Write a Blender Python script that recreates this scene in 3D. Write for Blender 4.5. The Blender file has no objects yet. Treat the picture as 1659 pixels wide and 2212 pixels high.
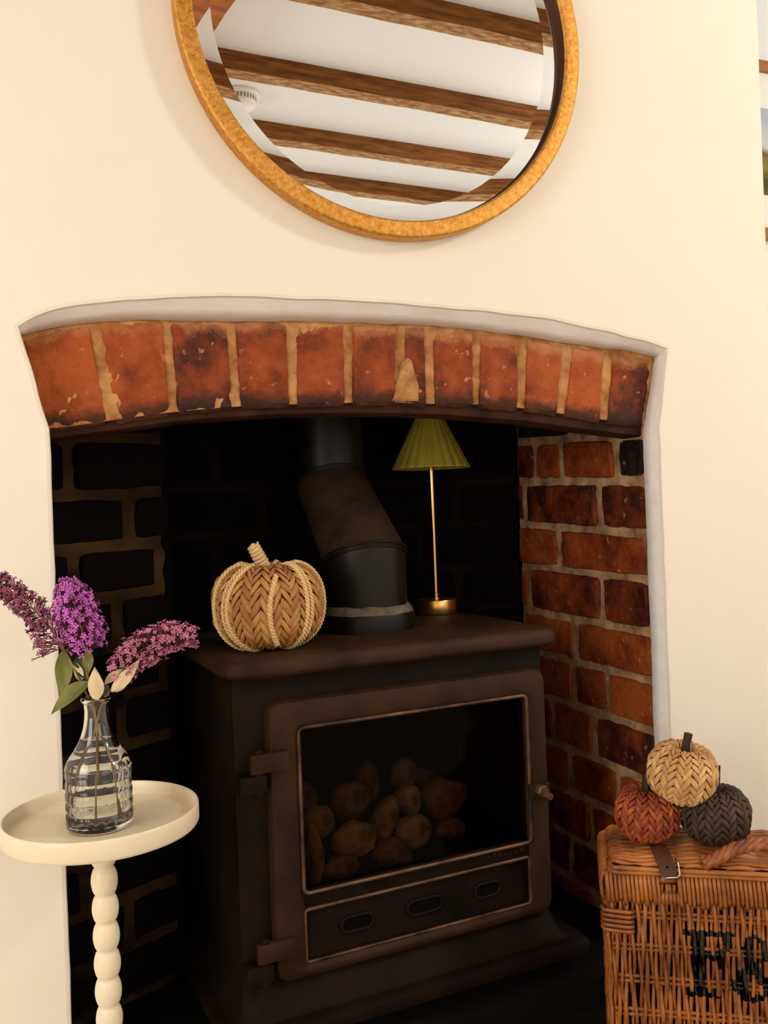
import bpy, bmesh, math, random
from mathutils import Vector, Matrix, noise
# ---------------------------------------------------------------- camera, world, lights, exposure
S = bpy.context.scene
COL = S.collection
PI = math.pi
W, H, F = 1659.0, 2212.0, 1927.0          # photograph frame and focal length in pixels
PSI, ROLL = math.radians(20.03), -0.0373
CAMP = Vector((0, -1.3, .85))
fw = Vector((math.sin(PSI), math.cos(PSI), .0005)).normalized()
_rt = Vector((math.cos(PSI), -math.sin(PSI), 0)); _up = _rt.cross(fw)
rt = math.cos(ROLL)*_rt + math.sin(ROLL)*_up
up = -math.sin(ROLL)*_rt + math.cos(ROLL)*_up
cd = bpy.data.cameras.new('camera'); cam = bpy.data.objects.new('camera', cd); COL.objects.link(cam)
cam.matrix_world = Matrix(((rt.x, up.x, -fw.x, CAMP.x), (rt.y, up.y, -fw.y, CAMP.y), (rt.z, up.z, -fw.z, CAMP.z), (0, 0, 0, 1)))
cd.sensor_fit = 'VERTICAL'; cd.sensor_height = 36; cd.lens = F/H*36; cd.clip_start = .02
S.camera = cam
S.view_settings.view_transform = 'Standard'; S.view_settings.look = 'None'
S.view_settings.gamma = 1; S.view_settings.use_curve_mapping = False
S.view_settings.exposure = -.33
S.cycles.max_bounces = 8; S.cycles.diffuse_bounces = 4; S.cycles.glossy_bounces = 4; S.cycles.transmission_bounces = 8
wd = bpy.data.worlds.new('sky'); S.world = wd; wd.use_nodes = True
wd.node_tree.nodes['Background'].inputs[0].default_value = (.75, .85, 1, 1)
wd.node_tree.nodes['Background'].inputs[1].default_value = .5
def area(name, loc, target, sx, sy, power, color):
    l = bpy.data.lights.new(name, 'AREA'); l.shape = 'RECTANGLE'; l.size = sx; l.size_y = sy; l.energy = power; l.color = color
    o = bpy.data.objects.new(name, l); COL.objects.link(o); o.location = loc
    o.rotation_euler = (Vector(target)-Vector(loc)).to_track_quat('-Z', 'Y').to_euler(); return o
area('daylight_back_window', (1.35, -3.02, 1.42), (1.35, 0, 1.42), 1.5, 1.05, 10, (1, .95, .88))
area('daylight_side_window', (2.52, -1.25, 1.4), (0, -1.25, 1.4), 1.0, 1.0, 6, (1, .96, .9))
area('left_window_fill', (-1.86, -1.5, 1.22), (0, -1.5, 1.22), 1.4, 1.5, 42, (1, .95, .88))  # fill light at an added, unseen left window; brightens reveal and soffit
pl = bpy.data.lights.new('table_lamp_light', 'POINT'); pl.energy = 3.2; pl.color = (1, .60, .32); pl.shadow_soft_size = .12
po = bpy.data.objects.new('table_lamp_light', pl); COL.objects.link(po); po.location = (-1.15, -.75, 1.25)

sl = area('ceiling_spot_light', (1.95, -1.15, 2.03), (-.1, 0, .6), .22, .22, 18, (1, .9, .76)); sl.data.shape = 'DISK'
# ---------------------------------------------------------------- measuring helpers
def ray(px, py): return (px-W/2)/F*rt - (py-H/2)/F*up + fw
def PX(px, py, y=None, z=None, d=None):
    v = ray(px, py)
    t = d if d is not None else ((y-CAMP.y)/v.y if y is not None else (z-CAMP.z)/v.z)
    return CAMP + t*v
R = random.Random(7)
def nz(v, f=1.0, s=0.0): return noise.noise(Vector((v[0]*f+s, v[1]*f+s*1.7, v[2]*f-s)))

# ---------------------------------------------------------------- materials
MAT = {}
def rgb(r, g, b):                         # sRGB 0-255 to linear
    f = lambda c: (c/255/12.92) if c <= 10 else ((c/255+.055)/1.055)**2.4
    return (f(r), f(g), f(b), 1)
def mat(name, col, rough=.6, metal=0, col2=None, vscale=8, island=0, objrand=0, bump=0, bscale=60, bump2=0, b2scale=300, spec=.5, stretch=None, contrast=(.35, .65), coat=0, rough2=None):
    m = bpy.data.materials.new(name); m.use_nodes = True; MAT[name] = m
    nt = m.node_tree; N = nt.nodes; Lk = nt.links; b = N['Principled BSDF']
    b.inputs['Roughness'].default_value = rough; b.inputs['Metallic'].default_value = metal
    b.inputs['Specular IOR Level'].default_value = spec; b.inputs['Coat Weight'].default_value = coat
    b.inputs['Base Color'].default_value = col
    tc = N.new('ShaderNodeTexCoord'); src = tc.outputs['Object']
    if stretch:
        mp = N.new('ShaderNodeMapping'); mp.inputs['Scale'].default_value = stretch; Lk.new(src, mp.inputs[0]); src = mp.outputs[0]
    cur = None
    if col2 is not None:
        n = N.new('ShaderNodeTexNoise'); n.inputs['Scale'].default_value = vscale; n.inputs['Detail'].default_value = 6; n.inputs['Roughness'].default_value = .62
        Lk.new(src, n.inputs['Vector'])
        r = N.new('ShaderNodeValToRGB'); r.color_ramp.elements[0].position = contrast[0]; r.color_ramp.elements[1].position = contrast[1]
        r.color_ramp.elements[0].color = col; r.color_ramp.elements[1].color = col2
        Lk.new(n.outputs[0], r.inputs[0]); cur = r.outputs[0]
        if rough2 is not None:
            mr = N.new('ShaderNodeMapRange'); mr.inputs[3].default_value = rough; mr.inputs[4].default_value = rough2
            Lk.new(r.outputs[0], mr.inputs[0]) if False else Lk.new(n.outputs[0], mr.inputs[0]); Lk.new(mr.outputs[0], b.inputs['Roughness'])
    if island or objrand:
        hs = N.new('ShaderNodeHueSaturation')
        if cur is not None: Lk.new(cur, hs.inputs['Color'])
        else: hs.inputs['Color'].default_value = col
        if island:
            g = N.new('ShaderNodeNewGeometry'); rv = g.outputs['Random Per Island']; a = island
        else:
            g = N.new('ShaderNodeObjectInfo'); rv = g.outputs['Random']; a = objrand
        mr = N.new('ShaderNodeMapRange'); mr.inputs[3].default_value = 1-a; mr.inputs[4].default_value = 1+a
        Lk.new(rv, mr.inputs[0]); Lk.new(mr.outputs[0], hs.inputs['Value'])
        mh = N.new('ShaderNodeMath'); mh.operation = 'MULTIPLY_ADD'; mh.inputs[1].default_value = .02; mh.inputs[2].default_value = .49
        Lk.new(rv, mh.inputs[0]); Lk.new(mh.outputs[0], hs.inputs['Hue']); cur = hs.outputs[0]
    if cur is not None: Lk.new(cur, b.inputs['Base Color'])
    prev = None
    for st, sc in ((bump, bscale), (bump2, b2scale)):
        if st:
            n = N.new('ShaderNodeTexNoise'); n.inputs['Scale'].default_value = sc; n.inputs['Detail'].default_value = 8; n.inputs['Roughness'].default_value = .6
            Lk.new(src, n.inputs['Vector'])
            bp = N.new('ShaderNodeBump'); bp.inputs['Strength'].default_value = st; bp.inputs['Distance'].default_value = .004
            Lk.new(n.outputs[0], bp.inputs['Height'])
            if prev: Lk.new(prev, bp.inputs['Normal'])
            prev = bp.outputs[0]
    if prev: Lk.new(prev, b.inputs['Normal'])
    return m
mat('plaster', rgb(240, 230, 214), .75, bump=.05, bscale=14, bump2=.04, b2scale=90, col2=rgb(243, 234, 219), vscale=3)
mat('reveal_paint', rgb(248, 243, 238), .6, bump=.25, bscale=26, stretch=(1, 3, 3), col2=rgb(240, 232, 224), vscale=12)
mat('white_paint', rgb(247, 250, 252), .7, bump=.04, bscale=20)
mat('room_paint', rgb(246, 240, 228), .8)
mat('floor_carpet', rgb(228, 220, 206), .95, col2=rgb(216, 206, 190), vscale=40, bump=.4, bscale=300)
mat('beam_wood', rgb(98, 56, 22), .8, spec=.2, col2=rgb(156, 104, 52), vscale=7, stretch=(1.2, 12, 12), bump=.5, bscale=22, contrast=(.38, .72))
mat('beam_worn_lit', rgb(150, 98, 50), .85, spec=.2, col2=rgb(214, 178, 128), vscale=9, stretch=(3, 9, 9), bump=.6, bscale=40, contrast=(.4, .7))  # worn joist undersides; light bounced off the floor put into the paler colour
mat('post_wood', rgb(190, 112, 52), .7, spec=.2, col2=rgb(134, 74, 30), vscale=5, stretch=(8, 1, 8), bump=.2, bscale=20)
mat('gold_leaf', rgb(186, 120, 38), .36, 1, col2=rgb(228, 176, 96), vscale=150, bump=.3, bscale=190, bump2=.3, b2scale=520, contrast=(.3, .72), rough2=.5)
mat('frame_edge', rgb(62, 36, 12), .5, .6)
m = mat('mirror_glass', (.98, .985, .985, 1), .0, 1)
mat('brass', rgb(240, 196, 122), .22, 1, bump=.02, bscale=200)
mat('brass_brushed', rgb(246, 196, 112), .3, 1)
mat('green_glaze', rgb(164, 150, 56), .42, col2=rgb(148, 134, 44), vscale=20, spec=.5)
mat('iron_bar', rgb(66, 34, 16), .7, spec=.15, col2=rgb(36, 18, 8), vscale=20, bump=.3, bscale=80)
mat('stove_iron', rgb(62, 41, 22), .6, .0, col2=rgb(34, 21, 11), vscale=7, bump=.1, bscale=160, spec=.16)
mat('stove_iron_shaded', rgb(32, 21, 11), .65, col2=rgb(16, 10, 5), vscale=9, bump=.1, bscale=160, spec=.1)  # same iron as the door, darker: shade on body and base put in colour
mat('stove_edge', rgb(118, 84, 54), .45, .4, col2=rgb(26, 16, 9), vscale=16)
mat('stove_dark', rgb(8, 5, 4), .9, spec=.1)
mat('flue_paint', rgb(26, 18, 10), .42, .2, spec=.35, col2=rgb(14, 12, 9), vscale=18, bump=.06, bscale=150)
mat('flue_dusty', rgb(58, 39, 20), .75, spec=.2, col2=rgb(28, 19, 11), vscale=16, bump=.1, bscale=120)
mat('fire_cement', rgb(120, 108, 90), .8, col2=rgb(76, 64, 48), vscale=40, bump=.5, bscale=80)
mat('coal_stone', rgb(100, 70, 38), .85, spec=.2, col2=rgb(30, 20, 11), vscale=30, objrand=.45, bump=.6, bscale=60)
mat('slate', rgb(18, 13, 11), .85, spec=.15, col2=rgb(10, 7, 6), vscale=10, bump=.2)
mat('soot', rgb(6, 4, 3), .95, spec=.1)  # soot tone with the shade of the recess put into it
mat('seagrass', rgb(196, 140, 76), .55, col2=rgb(160, 104, 48), vscale=26, island=.22, bump=.35, bscale=120, stretch=(1, 1, .5))
mat('cord_cream', rgb(226, 190, 134), .65, island=.1, bump=.3, bscale=300)
mat('jute_pale', rgb(222, 178, 118), .65, col2=rgb(186, 134, 76), vscale=40, island=.16, bump=.4, bscale=220)
mat('jute_rust', rgb(172, 76, 30), .6, col2=rgb(124, 46, 16), vscale=40, island=.25, bump=.4, bscale=220)
mat('jute_dark', rgb(74, 50, 32), .6, col2=rgb(46, 30, 20), vscale=40, island=.25, bump=.4, bscale=220)
mat('under_tan', rgb(96, 56, 24), .8)
mat('under_rust', rgb(70, 24, 9), .8)
mat('stem_bark', rgb(54, 36, 24), .7, col2=rgb(30, 20, 14), vscale=30, bump=.5, bscale=80)
mat('willow', rgb(186, 112, 54), .34, col2=rgb(104, 50, 18), vscale=14, island=.32, bump=.15, bscale=150)
mat('willow_gap_shade', rgb(20, 9, 4), .9, spec=.1)  # dark fill behind the canes; shade of the gaps put into the colour
mat('paint_black', rgb(8, 5, 4), .18)
mat('leather', rgb(84, 48, 26), .45, col2=rgb(62, 34, 18), vscale=30, bump=.2, bscale=160)
mat('steel', rgb(210, 196, 170), .25, 1)
mat('enamel_cream', rgb(238, 222, 192), .32, spec=.5)
mat('petal_pink', rgb(206, 128, 158), .6, island=.2)
mat('petal_bright', rgb(206, 108, 200), .6, island=.22)
mat('petal_dark', rgb(150, 70, 104), .65, island=.3)
mat('floret_tube', rgb(104, 40, 58), .7, island=.2)
mat('plant_stem', rgb(150, 124, 66), .6, col2=rgb(120, 84, 44), vscale=40)
mat('leaf_green', rgb(112, 110, 28), .5, col2=rgb(88, 92, 20), vscale=30, bump=.2, bscale=120)
mat('leaf_deep', rgb(50, 56, 18), .55, col2=rgb(40, 46, 14), vscale=30)
mat('leaf_pale', rgb(226, 206, 166), .65, col2=rgb(208, 182, 138), vscale=30, bump=.25, bscale=140)
mat('picture_wood', rgb(182, 122, 66), .5, col2=rgb(150, 92, 46), vscale=14, stretch=(1, 1, 10))
mat('picture_mat', rgb(246, 245, 242), .8)
mat('plastic_white', rgb(240, 238, 232), .45)
mat('plastic_grey', rgb(120, 112, 108), .6)

def brick_material(name, ca, cb, cc, dusty):
    m = bpy.data.materials.new(name); m.use_nodes = True; MAT[name] = m
    nt = m.node_tree; N = nt.nodes; L = nt.links; b = N['Principled BSDF']; b.inputs['Roughness'].default_value = .5; b.inputs['Specular IOR Level'].default_value = .3
    tc = N.new('ShaderNodeTexCoord'); src = tc.outputs['Object']; oi = N.new('ShaderNodeObjectInfo')
    n1 = N.new('ShaderNodeTexNoise'); n1.inputs['Scale'].default_value = 16; n1.inputs['Detail'].default_value = 7; n1.inputs['Roughness'].default_value = .65; L.new(src, n1.inputs['Vector'])
    cr = N.new('ShaderNodeValToRGB'); e = cr.color_ramp.elements; e[0].position = .3; e[0].color = ca; e[1].position = .68; e[1].color = cc
    k = cr.color_ramp.elements.new(.48); k.color = cb
    ad = N.new('ShaderNodeMath'); ad.operation = 'MULTIPLY_ADD'; ad.inputs[1].default_value = .3; ad.inputs[2].default_value = -.15; L.new(oi.outputs['Random'], ad.inputs[0])
    ad2 = N.new('ShaderNodeMath'); ad2.operation = 'ADD'; L.new(ad.outputs[0], ad2.inputs[0]); L.new(n1.outputs[0], ad2.inputs[1]); L.new(ad2.outputs[0], cr.inputs[0])
    cur = cr.outputs[0]
    # lime specks
    n2 = N.new('ShaderNodeTexNoise'); n2.inputs['Scale'].default_value = 70; n2.inputs['Detail'].default_value = 5; L.new(src, n2.inputs['Vector'])
    r2 = N.new('ShaderNodeValToRGB'); r2.color_ramp.elements[0].position = .66; r2.color_ramp.elements[1].position = .74; L.new(n2.outputs[0], r2.inputs[0])
    ml = N.new('ShaderNodeMath'); ml.operation = 'MULTIPLY'; ml.inputs[1].default_value = .55; L.new(r2.outputs[0], ml.inputs[0])
    mx = N.new('ShaderNodeMix'); mx.data_type = 'RGBA'; L.new(ml.outputs[0], mx.inputs[0]); L.new(cur, mx.inputs[6]); mx.inputs[7].default_value = rgb(206, 160, 118); cur = mx.outputs[2]
    # old limewash dust left along the head of the arch (shape of its own, broken by noise)
    if dusty:
        at = N.new('ShaderNodeAttribute'); at.attribute_name = 'dust'
        n3 = N.new('ShaderNodeTexNoise'); n3.inputs['Scale'].default_value = 34; n3.inputs['Detail'].default_value = 8; n3.inputs['Roughness'].default_value = .7; L.new(src, n3.inputs['Vector'])
        a3 = N.new('ShaderNodeMath'); a3.operation = 'ADD'; L.new(at.outputs['Fac'], a3.inputs[0]); L.new(n3.outputs[0], a3.inputs[1])
        r3 = N.new('ShaderNodeMapRange'); r3.inputs[1].default_value = 1.12; r3.inputs[2].default_value = 1.42; r3.inputs[4].default_value = .8; L.new(a3.outputs[0], r3.inputs[0])
        m3 = N.new('ShaderNodeMix'); m3.data_type = 'RGBA'; L.new(r3.outputs[0], m3.inputs[0]); L.new(cur, m3.inputs[6]); m3.inputs[7].default_value = rgb(196, 132, 84); cur = m3.outputs[2]
        ng = N.new('ShaderNodeMath'); ng.operation = 'MULTIPLY_ADD'; ng.inputs[1].default_value = -1; L.new(at.outputs['Fac'], ng.inputs[0]); L.new(n3.outputs[0], ng.inputs[2])
        r4 = N.new('ShaderNodeMapRange'); r4.inputs[1].default_value = .95; r4.inputs[2].default_value = 1.3; r4.inputs[4].default_value = .85; L.new(ng.outputs[0], r4.inputs[0])
        m4 = N.new('ShaderNodeMix'); m4.data_type = 'RGBA'; L.new(r4.outputs[0], m4.inputs[0]); L.new(cur, m4.inputs[6]); m4.inputs[7].default_value = rgb(40, 18, 9); cur = m4.outputs[2]
    L.new(cur, b.inputs['Base Color'])
    rm = N.new('ShaderNodeMapRange'); rm.inputs[1].default_value = .35; rm.inputs[2].default_value = .65; rm.inputs[3].default_value = .3; rm.inputs[4].default_value = .7; L.new(n2.outputs[0], rm.inputs[0]); L.new(rm.outputs[0], b.inputs['Roughness'])
    prev = None
    for st, sc, ds in ((.9, 38, .006), (.8, 120, .003), (.5, 320, .0015)):
        n = N.new('ShaderNodeTexNoise'); n.inputs['Scale'].default_value = sc; n.inputs['Detail'].default_value = 8; n.inputs['Roughness'].default_value = .65; L.new(src, n.inputs['Vector'])
        bp = N.new('ShaderNodeBump'); bp.inputs['Strength'].default_value = st; bp.inputs['Distance'].default_value = ds; L.new(n.outputs[0], bp.inputs['Height'])
        if prev: L.new(prev, bp.inputs['Normal'])
        prev = bp.outputs[0]
    L.new(prev, b.inputs['Normal'])
brick_material('arch_brick', rgb(76, 27, 6), rgb(146, 60, 14), rgb(178, 86, 28), True)
brick_material('cheek_brick', rgb(58, 20, 7), rgb(122, 48, 13), rgb(156, 76, 26), False)
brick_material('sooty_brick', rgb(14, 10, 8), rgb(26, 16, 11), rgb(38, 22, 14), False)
mat('soot_shade_brick', rgb(8, 4, 3), .95, spec=.1, col2=rgb(15, 8, 6), vscale=16, bump=.6, bscale=50)  # real soot, taken darker to put the recess shade into the colour
mat('mortar', rgb(206, 150, 92), .9, col2=rgb(150, 92, 44), vscale=30, bump=.9, bscale=60, bump2=.6, b2scale=200)
mat('mortar_cheek', rgb(196, 154, 112), .9, col2=rgb(120, 82, 50), vscale=26, bump=1, bscale=50, bump2=.6, b2scale=180)
mat('mortar_soot_shade', rgb(76, 56, 33), .95, spec=.1, col2=rgb(14, 9, 6), vscale=7, bump=.9, bscale=60)  # sooty mortar, recess shade also in the colour
mat('mortar_black', rgb(30, 17, 11), .95, spec=.1, col2=rgb(10, 6, 5), vscale=14, bump=.9, bscale=60)  # back wall joints, soot and recess shade both in the colour

def glass_mat(name, color, ior, rough=0):
    m = bpy.data.materials.new(name); m.use_nodes = True; MAT[name] = m
    b = m.node_tree.nodes['Principled BSDF']; b.inputs['Transmission Weight'].default_value = 1; b.inputs['IOR'].default_value = ior
    b.inputs['Roughness'].default_value = rough; b.inputs['Base Color'].default_value = color
glass_mat('clear_glass', (1, .99, .97, 1), 1.46); glass_mat('water', (1, .99, .97, 1), 1.33)
m = bpy.data.materials.new('smoked_glass'); m.use_nodes = True; MAT['smoked_glass'] = m
nt = m.node_tree; nt.nodes.remove(nt.nodes['Principled BSDF'])
tr = nt.nodes.new('ShaderNodeBsdfTransparent'); tr.inputs[0].default_value = (.78, .71, .64, 1)
gl = nt.nodes.new('ShaderNodeBsdfGlossy'); gl.inputs['Roughness'].default_value = .02
fr = nt.nodes.new('ShaderNodeFresnel'); fr.inputs[0].default_value = 1.12; mx = nt.nodes.new('ShaderNodeMixShader')
nt.links.new(fr.outputs[0], mx.inputs[0]); nt.links.new(tr.outputs[0], mx.inputs[1]); nt.links.new(gl.outputs[0], mx.inputs[2])
nt.links.new(mx.outputs[0], nt.nodes['Material Output'].inputs[0])
# a plain generic landscape for the framed print
m = mat('landscape_print', (.5, .5, .5, 1), .8); nt = m.node_tree; N = nt.nodes; b = N['Principled BSDF']
tc = N.new('ShaderNodeTexCoord'); sp = N.new('ShaderNodeSeparateXYZ'); nt.links.new(tc.outputs['Generated'], sp.inputs[0])
n = N.new('ShaderNodeTexNoise'); n.inputs['Scale'].default_value = 5; n.inputs['Detail'].default_value = 6; nt.links.new(tc.outputs['Generated'], n.inputs['Vector'])
ma = N.new('ShaderNodeMath'); ma.operation = 'MULTIPLY_ADD'; ma.inputs[1].default_value = .3; nt.links.new(n.outputs[0], ma.inputs[0]); nt.links.new(sp.outputs['Z'], ma.inputs[2])
cr = N.new('ShaderNodeValToRGB'); cr.color_ramp.elements[0].color = rgb(112, 108, 48); cr.color_ramp.elements[1].color = rgb(178, 190, 208)
for p_, c_ in ((.3, rgb(70, 62, 34)), (.48, rgb(140, 132, 70)), (.62, rgb(116, 92, 60)), (.7, rgb(206, 210, 214)), (.9, rgb(196, 202, 210))):
    k = cr.color_ramp.elements.new(p_); k.color = c_
nt.links.new(ma.outputs[0], cr.inputs[0]); nt.links.new(cr.outputs[0], b.inputs['Base Color'])

# ---------------------------------------------------------------- mesh helpers
class G:
    def __init__(s): s.v = []; s.f = []; s.mi = []; s.cur = 0
    def add(s, vs, fs):
        o = len(s.v); s.v += [tuple(p) for p in vs]; s.f += [tuple(i+o for i in q) for q in fs]; s.mi += [s.cur]*len(fs)
    def box(s, a, b, bev=0):
        (x0, y0, z0), (x1, y1, z1) = a, b
        if bev <= 0:
            s.add([(x0, y0, z0), (x1, y0, z0), (x1, y1, z0), (x0, y1, z0), (x0, y0, z1), (x1, y0, z1), (x1, y1, z1), (x0, y1, z1)],
                  [(0, 3, 2, 1), (4, 5, 6, 7), (0, 1, 5, 4), (1, 2, 6, 5), (2, 3, 7, 6), (3, 0, 4, 7)]); return
        bm = bmesh.new(); bmesh.ops.create_cube(bm, size=1)
        for w in bm.verts: w.co = Vector(((x0+x1)/2+w.co.x*(x1-x0), (y0+y1)/2+w.co.y*(y1-y0), (z0+z1)/2+w.co.z*(z1-z0)))
        bmesh.ops.bevel(bm, geom=bm.edges[:], offset=bev, segments=2, affect='EDGES', profile=.6)
        s.bm(bm)
    def bm(s, bm):
        bm.verts.index_update(); s.add([w.co[:] for w in bm.verts], [[w.index for w in q.verts] for q in bm.faces]); bm.free()
    def rows(s, rows, closed=False, cap0=False, cap1=False):       # loft between rows of equal length
        n = len(rows[0]); vs = [p for r in rows for p in r]; fs = []
        for i in range(len(rows)-1):
            for j in range(n if closed else n-1):
                k = (j+1) % n; fs.append((i*n+j, i*n+k, (i+1)*n+k, (i+1)*n+j))
        if cap0: fs.append(tuple(range(n))[::-1])
        if cap1: fs.append(tuple((len(rows)-1)*n+j for j in range(n)))
        s.add(vs, fs)
    def lathe(s, prof, c=(0, 0, 0), n=32, mod=None):
        rows = []
        for r, z in prof:
            rows.append([(c[0]+(r*(mod(a, r, z) if mod else 1))*math.cos(a), c[1]+(r*(mod(a, r, z) if mod else 1))*math.sin(a), c[2]+z) for a in [2*PI*i/n for i in range(n)]])
        s.rows(rows, True, prof[0][0] > 1e-6, prof[-1][0] > 1e-6)
    def tube(s, path, r, n=6, caps=True):
        P = [Vector(p) for p in path]; rr = r if callable(r) else (lambda i: r) if not isinstance(r, (list, tuple)) else (lambda i: r[i])
        T = [(P[min(i+1, len(P)-1)]-P[max(i-1, 0)]).normalized() for i in range(len(P))]
        u = T[0].orthogonal().normalized(); rows = []
        for i, p in enumerate(P):
            u = (u-T[i]*u.dot(T[i])).normalized(); w = T[i].cross(u)
            rows.append([tuple(p+rr(i)*(math.cos(2*PI*k/n)*u+math.sin(2*PI*k/n)*w)) for k in range(n)])
        s.rows(rows, True, caps, caps)
    def obj(s, name, m, parent=None, smooth=True, loc=(0, 0, 0)):
        me = bpy.data.meshes.new(name); me.from_pydata(s.v, [], s.f)
        ms = m if isinstance(m, (list, tuple)) else [m]
        for q in ms: me.materials.append(MAT[q])
        if smooth: me.polygons.foreach_set('use_smooth', [True]*len(me.polygons))
        if len(ms) > 1: me.polygons.foreach_set('material_index', s.mi)
        bm = bmesh.new(); bm.from_mesh(me); bmesh.ops.recalc_face_normals(bm, faces=bm.faces[:]); bm.to_mesh(me); bm.free()
        if smooth == 'auto': me.set_sharp_from_angle(angle=math.radians(38))
        me.update(); o = bpy.data.objects.new(name, me); COL.objects.link(o); o.location = loc
        if parent: o.parent = parent
        return o
def tag(o, label, cat=None, group=None, kind=None):
    o['label'] = label
    if cat: o['category'] = cat
    if group: o['group'] = group
    if kind: o['kind'] = kind
    return o
def thing(name, label, cat, loc=(0, 0, 0), rz=0, group=None):
    o = bpy.data.objects.new(name, None); COL.objects.link(o); o.location = loc; o.rotation_euler = (0, 0, rz); o.empty_display_size = .05
    return tag(o, label, cat, group)
def struct(o, label=None):
    o['kind'] = 'structure'
    if label: o['label'] = label
    return o
def root(name, label=None):
    o = bpy.data.objects.new(name, None); COL.objects.link(o); o['kind'] = 'structure'
    if label: o['label'] = label
    return o
def resample(pts, n):
    P = [Vector(p) for p in pts]; d = [0]
    for i in range(1, len(P)): d.append(d[-1]+(P[i]-P[i-1]).length)
    out = []
    for k in range(n):
        t = d[-1]*k/(n-1); i = 0
        while i < len(d)-2 and d[i+1] < t: i += 1
        a = (t-d[i])/max(1e-9, d[i+1]-d[i]); out.append(P[i].lerp(P[i+1], a))
    return out
def smooth_line(pts, it=2):
    P = [Vector(p) for p in pts]
    for _ in range(it):
        P = [P[0]]+[(P[i-1]+2*P[i]+P[i+1])/4 for i in range(1, len(P)-1)]+[P[-1]]
    return P

# ---------------------------------------------------------------- room shell
X0, X1, Y0, ZC = -1.9, 2.56, -3.06, 2.1
BX = 1.247                                  # right edge of the chimney breast
g = G(); g.box((X0, Y0, -.05), (X1, .45, 0)); struct(g.obj('floor', 'floor_carpet', smooth=False))
g = G(); g.box((X0, Y0, ZC), (X1, .45, ZC+.05)); struct(g.obj('ceiling', 'white_paint', smooth=False))
g = G(); g.box((X0-.05, Y0, 0), (X0, -2.2, ZC)); g.box((X0-.05, -.8, 0), (X0, .45, ZC)); g.box((X0-.05, -2.2, 0), (X0, -.8, .45)); g.box((X0-.05, -2.2, 2.0), (X0, -.8, ZC)); struct(g.obj('wall_left', 'room_paint', smooth=False))
g = G(); g.box((BX, .4, 0), (X1, .45, ZC)); struct(g.obj('wall_alcove', 'white_paint', smooth=False))
wx0, wx1, wz0, wz1 = .6, 2.1, .9, 1.95      # back window opening
g = G(); g.box((X0, Y0-.05, 0), (wx0, Y0, ZC)); g.box((wx1, Y0-.05, 0), (X1, Y0, ZC)); g.box((wx0, Y0-.05, 0), (wx1, Y0, wz0)); g.box((wx0, Y0-.05, wz1), (wx1, Y0, ZC))
struct(g.obj('wall_back', 'room_paint', smooth=False))
vy0, vy1, vz0, vz1 = -1.75, -.75, .9, 1.9
g = G(); g.box((X1, Y0, 0), (X1+.05, vy0, ZC)); g.box((X1, vy1, 0), (X1+.05, .45, ZC)); g.box((X1, vy0, 0), (X1+.05, vy1, vz0)); g.box((X1, vy0, vz1), (X1+.05, vy1, ZC))
struct(g.obj('wall_right', 'room_paint', smooth=False))
def window(name, along, c, a0, a1, z0, z1):
    r = root(name); t = .045
    def bx(a, b, za, zb, nm, m):
        g = G(); g.box((a, c-.02, za) if along == 'x' else (c-.02, a, za), (b, c+.02, zb) if along == 'x' else (c+.02, b, zb)); g.obj(nm, m, r, False)
    bx(a0, a0+t, z0, z1, 'window_frame', 'white_paint'); bx(a1-t, a1, z0, z1, 'window_frame', 'white_paint')
    bx(a0+t, a1-t, z0, z0+t, 'window_frame', 'white_paint'); bx(a0+t, a1-t, z1-t, z1, 'window_frame', 'white_paint')
    m_ = (a0+a1)/2; bx(m_-.015, m_+.015, z0+t, z1-t, 'glazing_bar', 'white_paint')
window('window_1', 'x', Y0-.03, wx0, wx1, wz0, wz1); window('window_2', 'y', X1+.03, vy0, vy1, vz0, vz1); window('window_added', 'y', X0-.03, -2.2, -.8, .45, 2.0)  # the last one, in the left wall, is added for the fill light

# outline of the fireplace opening on the wall face (y=0) and on the brick face (y=.06)
topo = [(40, 705), (86, 676), (152, 661), (253, 651), (364, 643), (496, 640), (658, 646), (840, 653), (954, 665), (1084, 677), (1184, 691), (1301, 715), (1388, 735), (1443, 753)]
topi = [(48, 727), (101, 710), (202, 695), (304, 691), (456, 694), (633, 694), (840, 699), (910, 703), (1040, 715), (1127, 726), (1214, 740), (1301, 752), (1388, 764), (1414, 771)]
boti = [(102, 924), (152, 919), (253, 904), (364, 889), (506, 876), (633, 871), (840, 866), (910, 870), (1032, 871), (1140, 880), (1214, 891), (1301, 904), (1392, 914)]
barb = [(98, 950), (202, 937), (405, 909), (608, 896), (780, 893), (954, 897), (1127, 910), (1257, 928), (1400, 945)]
YB = .036
XR = PX(1391, 1000, y=YB).x
TOPO = [PX(*p, y=0) for p in topo]; TOPI = [PX(*p, y=YB) for p in topi]; BOTI = [PX(*p, y=YB) for p in boti]; BARB = [PX(*p, y=YB+.012) for p in barb]
NJ, NS, NA = 26, 10, 70
def wob(pts, amp, f, s):
    return [Vector((p.x+amp*nz(p, f, s), p.y, p.z+amp*nz(p, f, s+9))) for p in pts]
def outline(left, lsp, lcor, arch, rcor, rsp, right, y):
    a = resample([(left, y, 0), (lsp[0], y, lsp[1])], NJ)[:-1] + resample([(lsp[0], y, lsp[1]), (lcor[0], y, lcor[1])], NS)[:-1]
    a += smooth_line(resample(arch, NA), 2)[:-1]
    a += resample([(rcor[0], y, rcor[1]), (rsp[0], y, rsp[1])], NS)[:-1] + resample([(rsp[0], y, rsp[1]), (right, y, 0)], NJ)
    return a
OUT = outline(-.007, (-.0076, .982), (TOPO[0].x, TOPO[0].z), TOPO, (TOPO[-1].x, TOPO[-1].z), (.9932, .98), .9931, 0)
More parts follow.
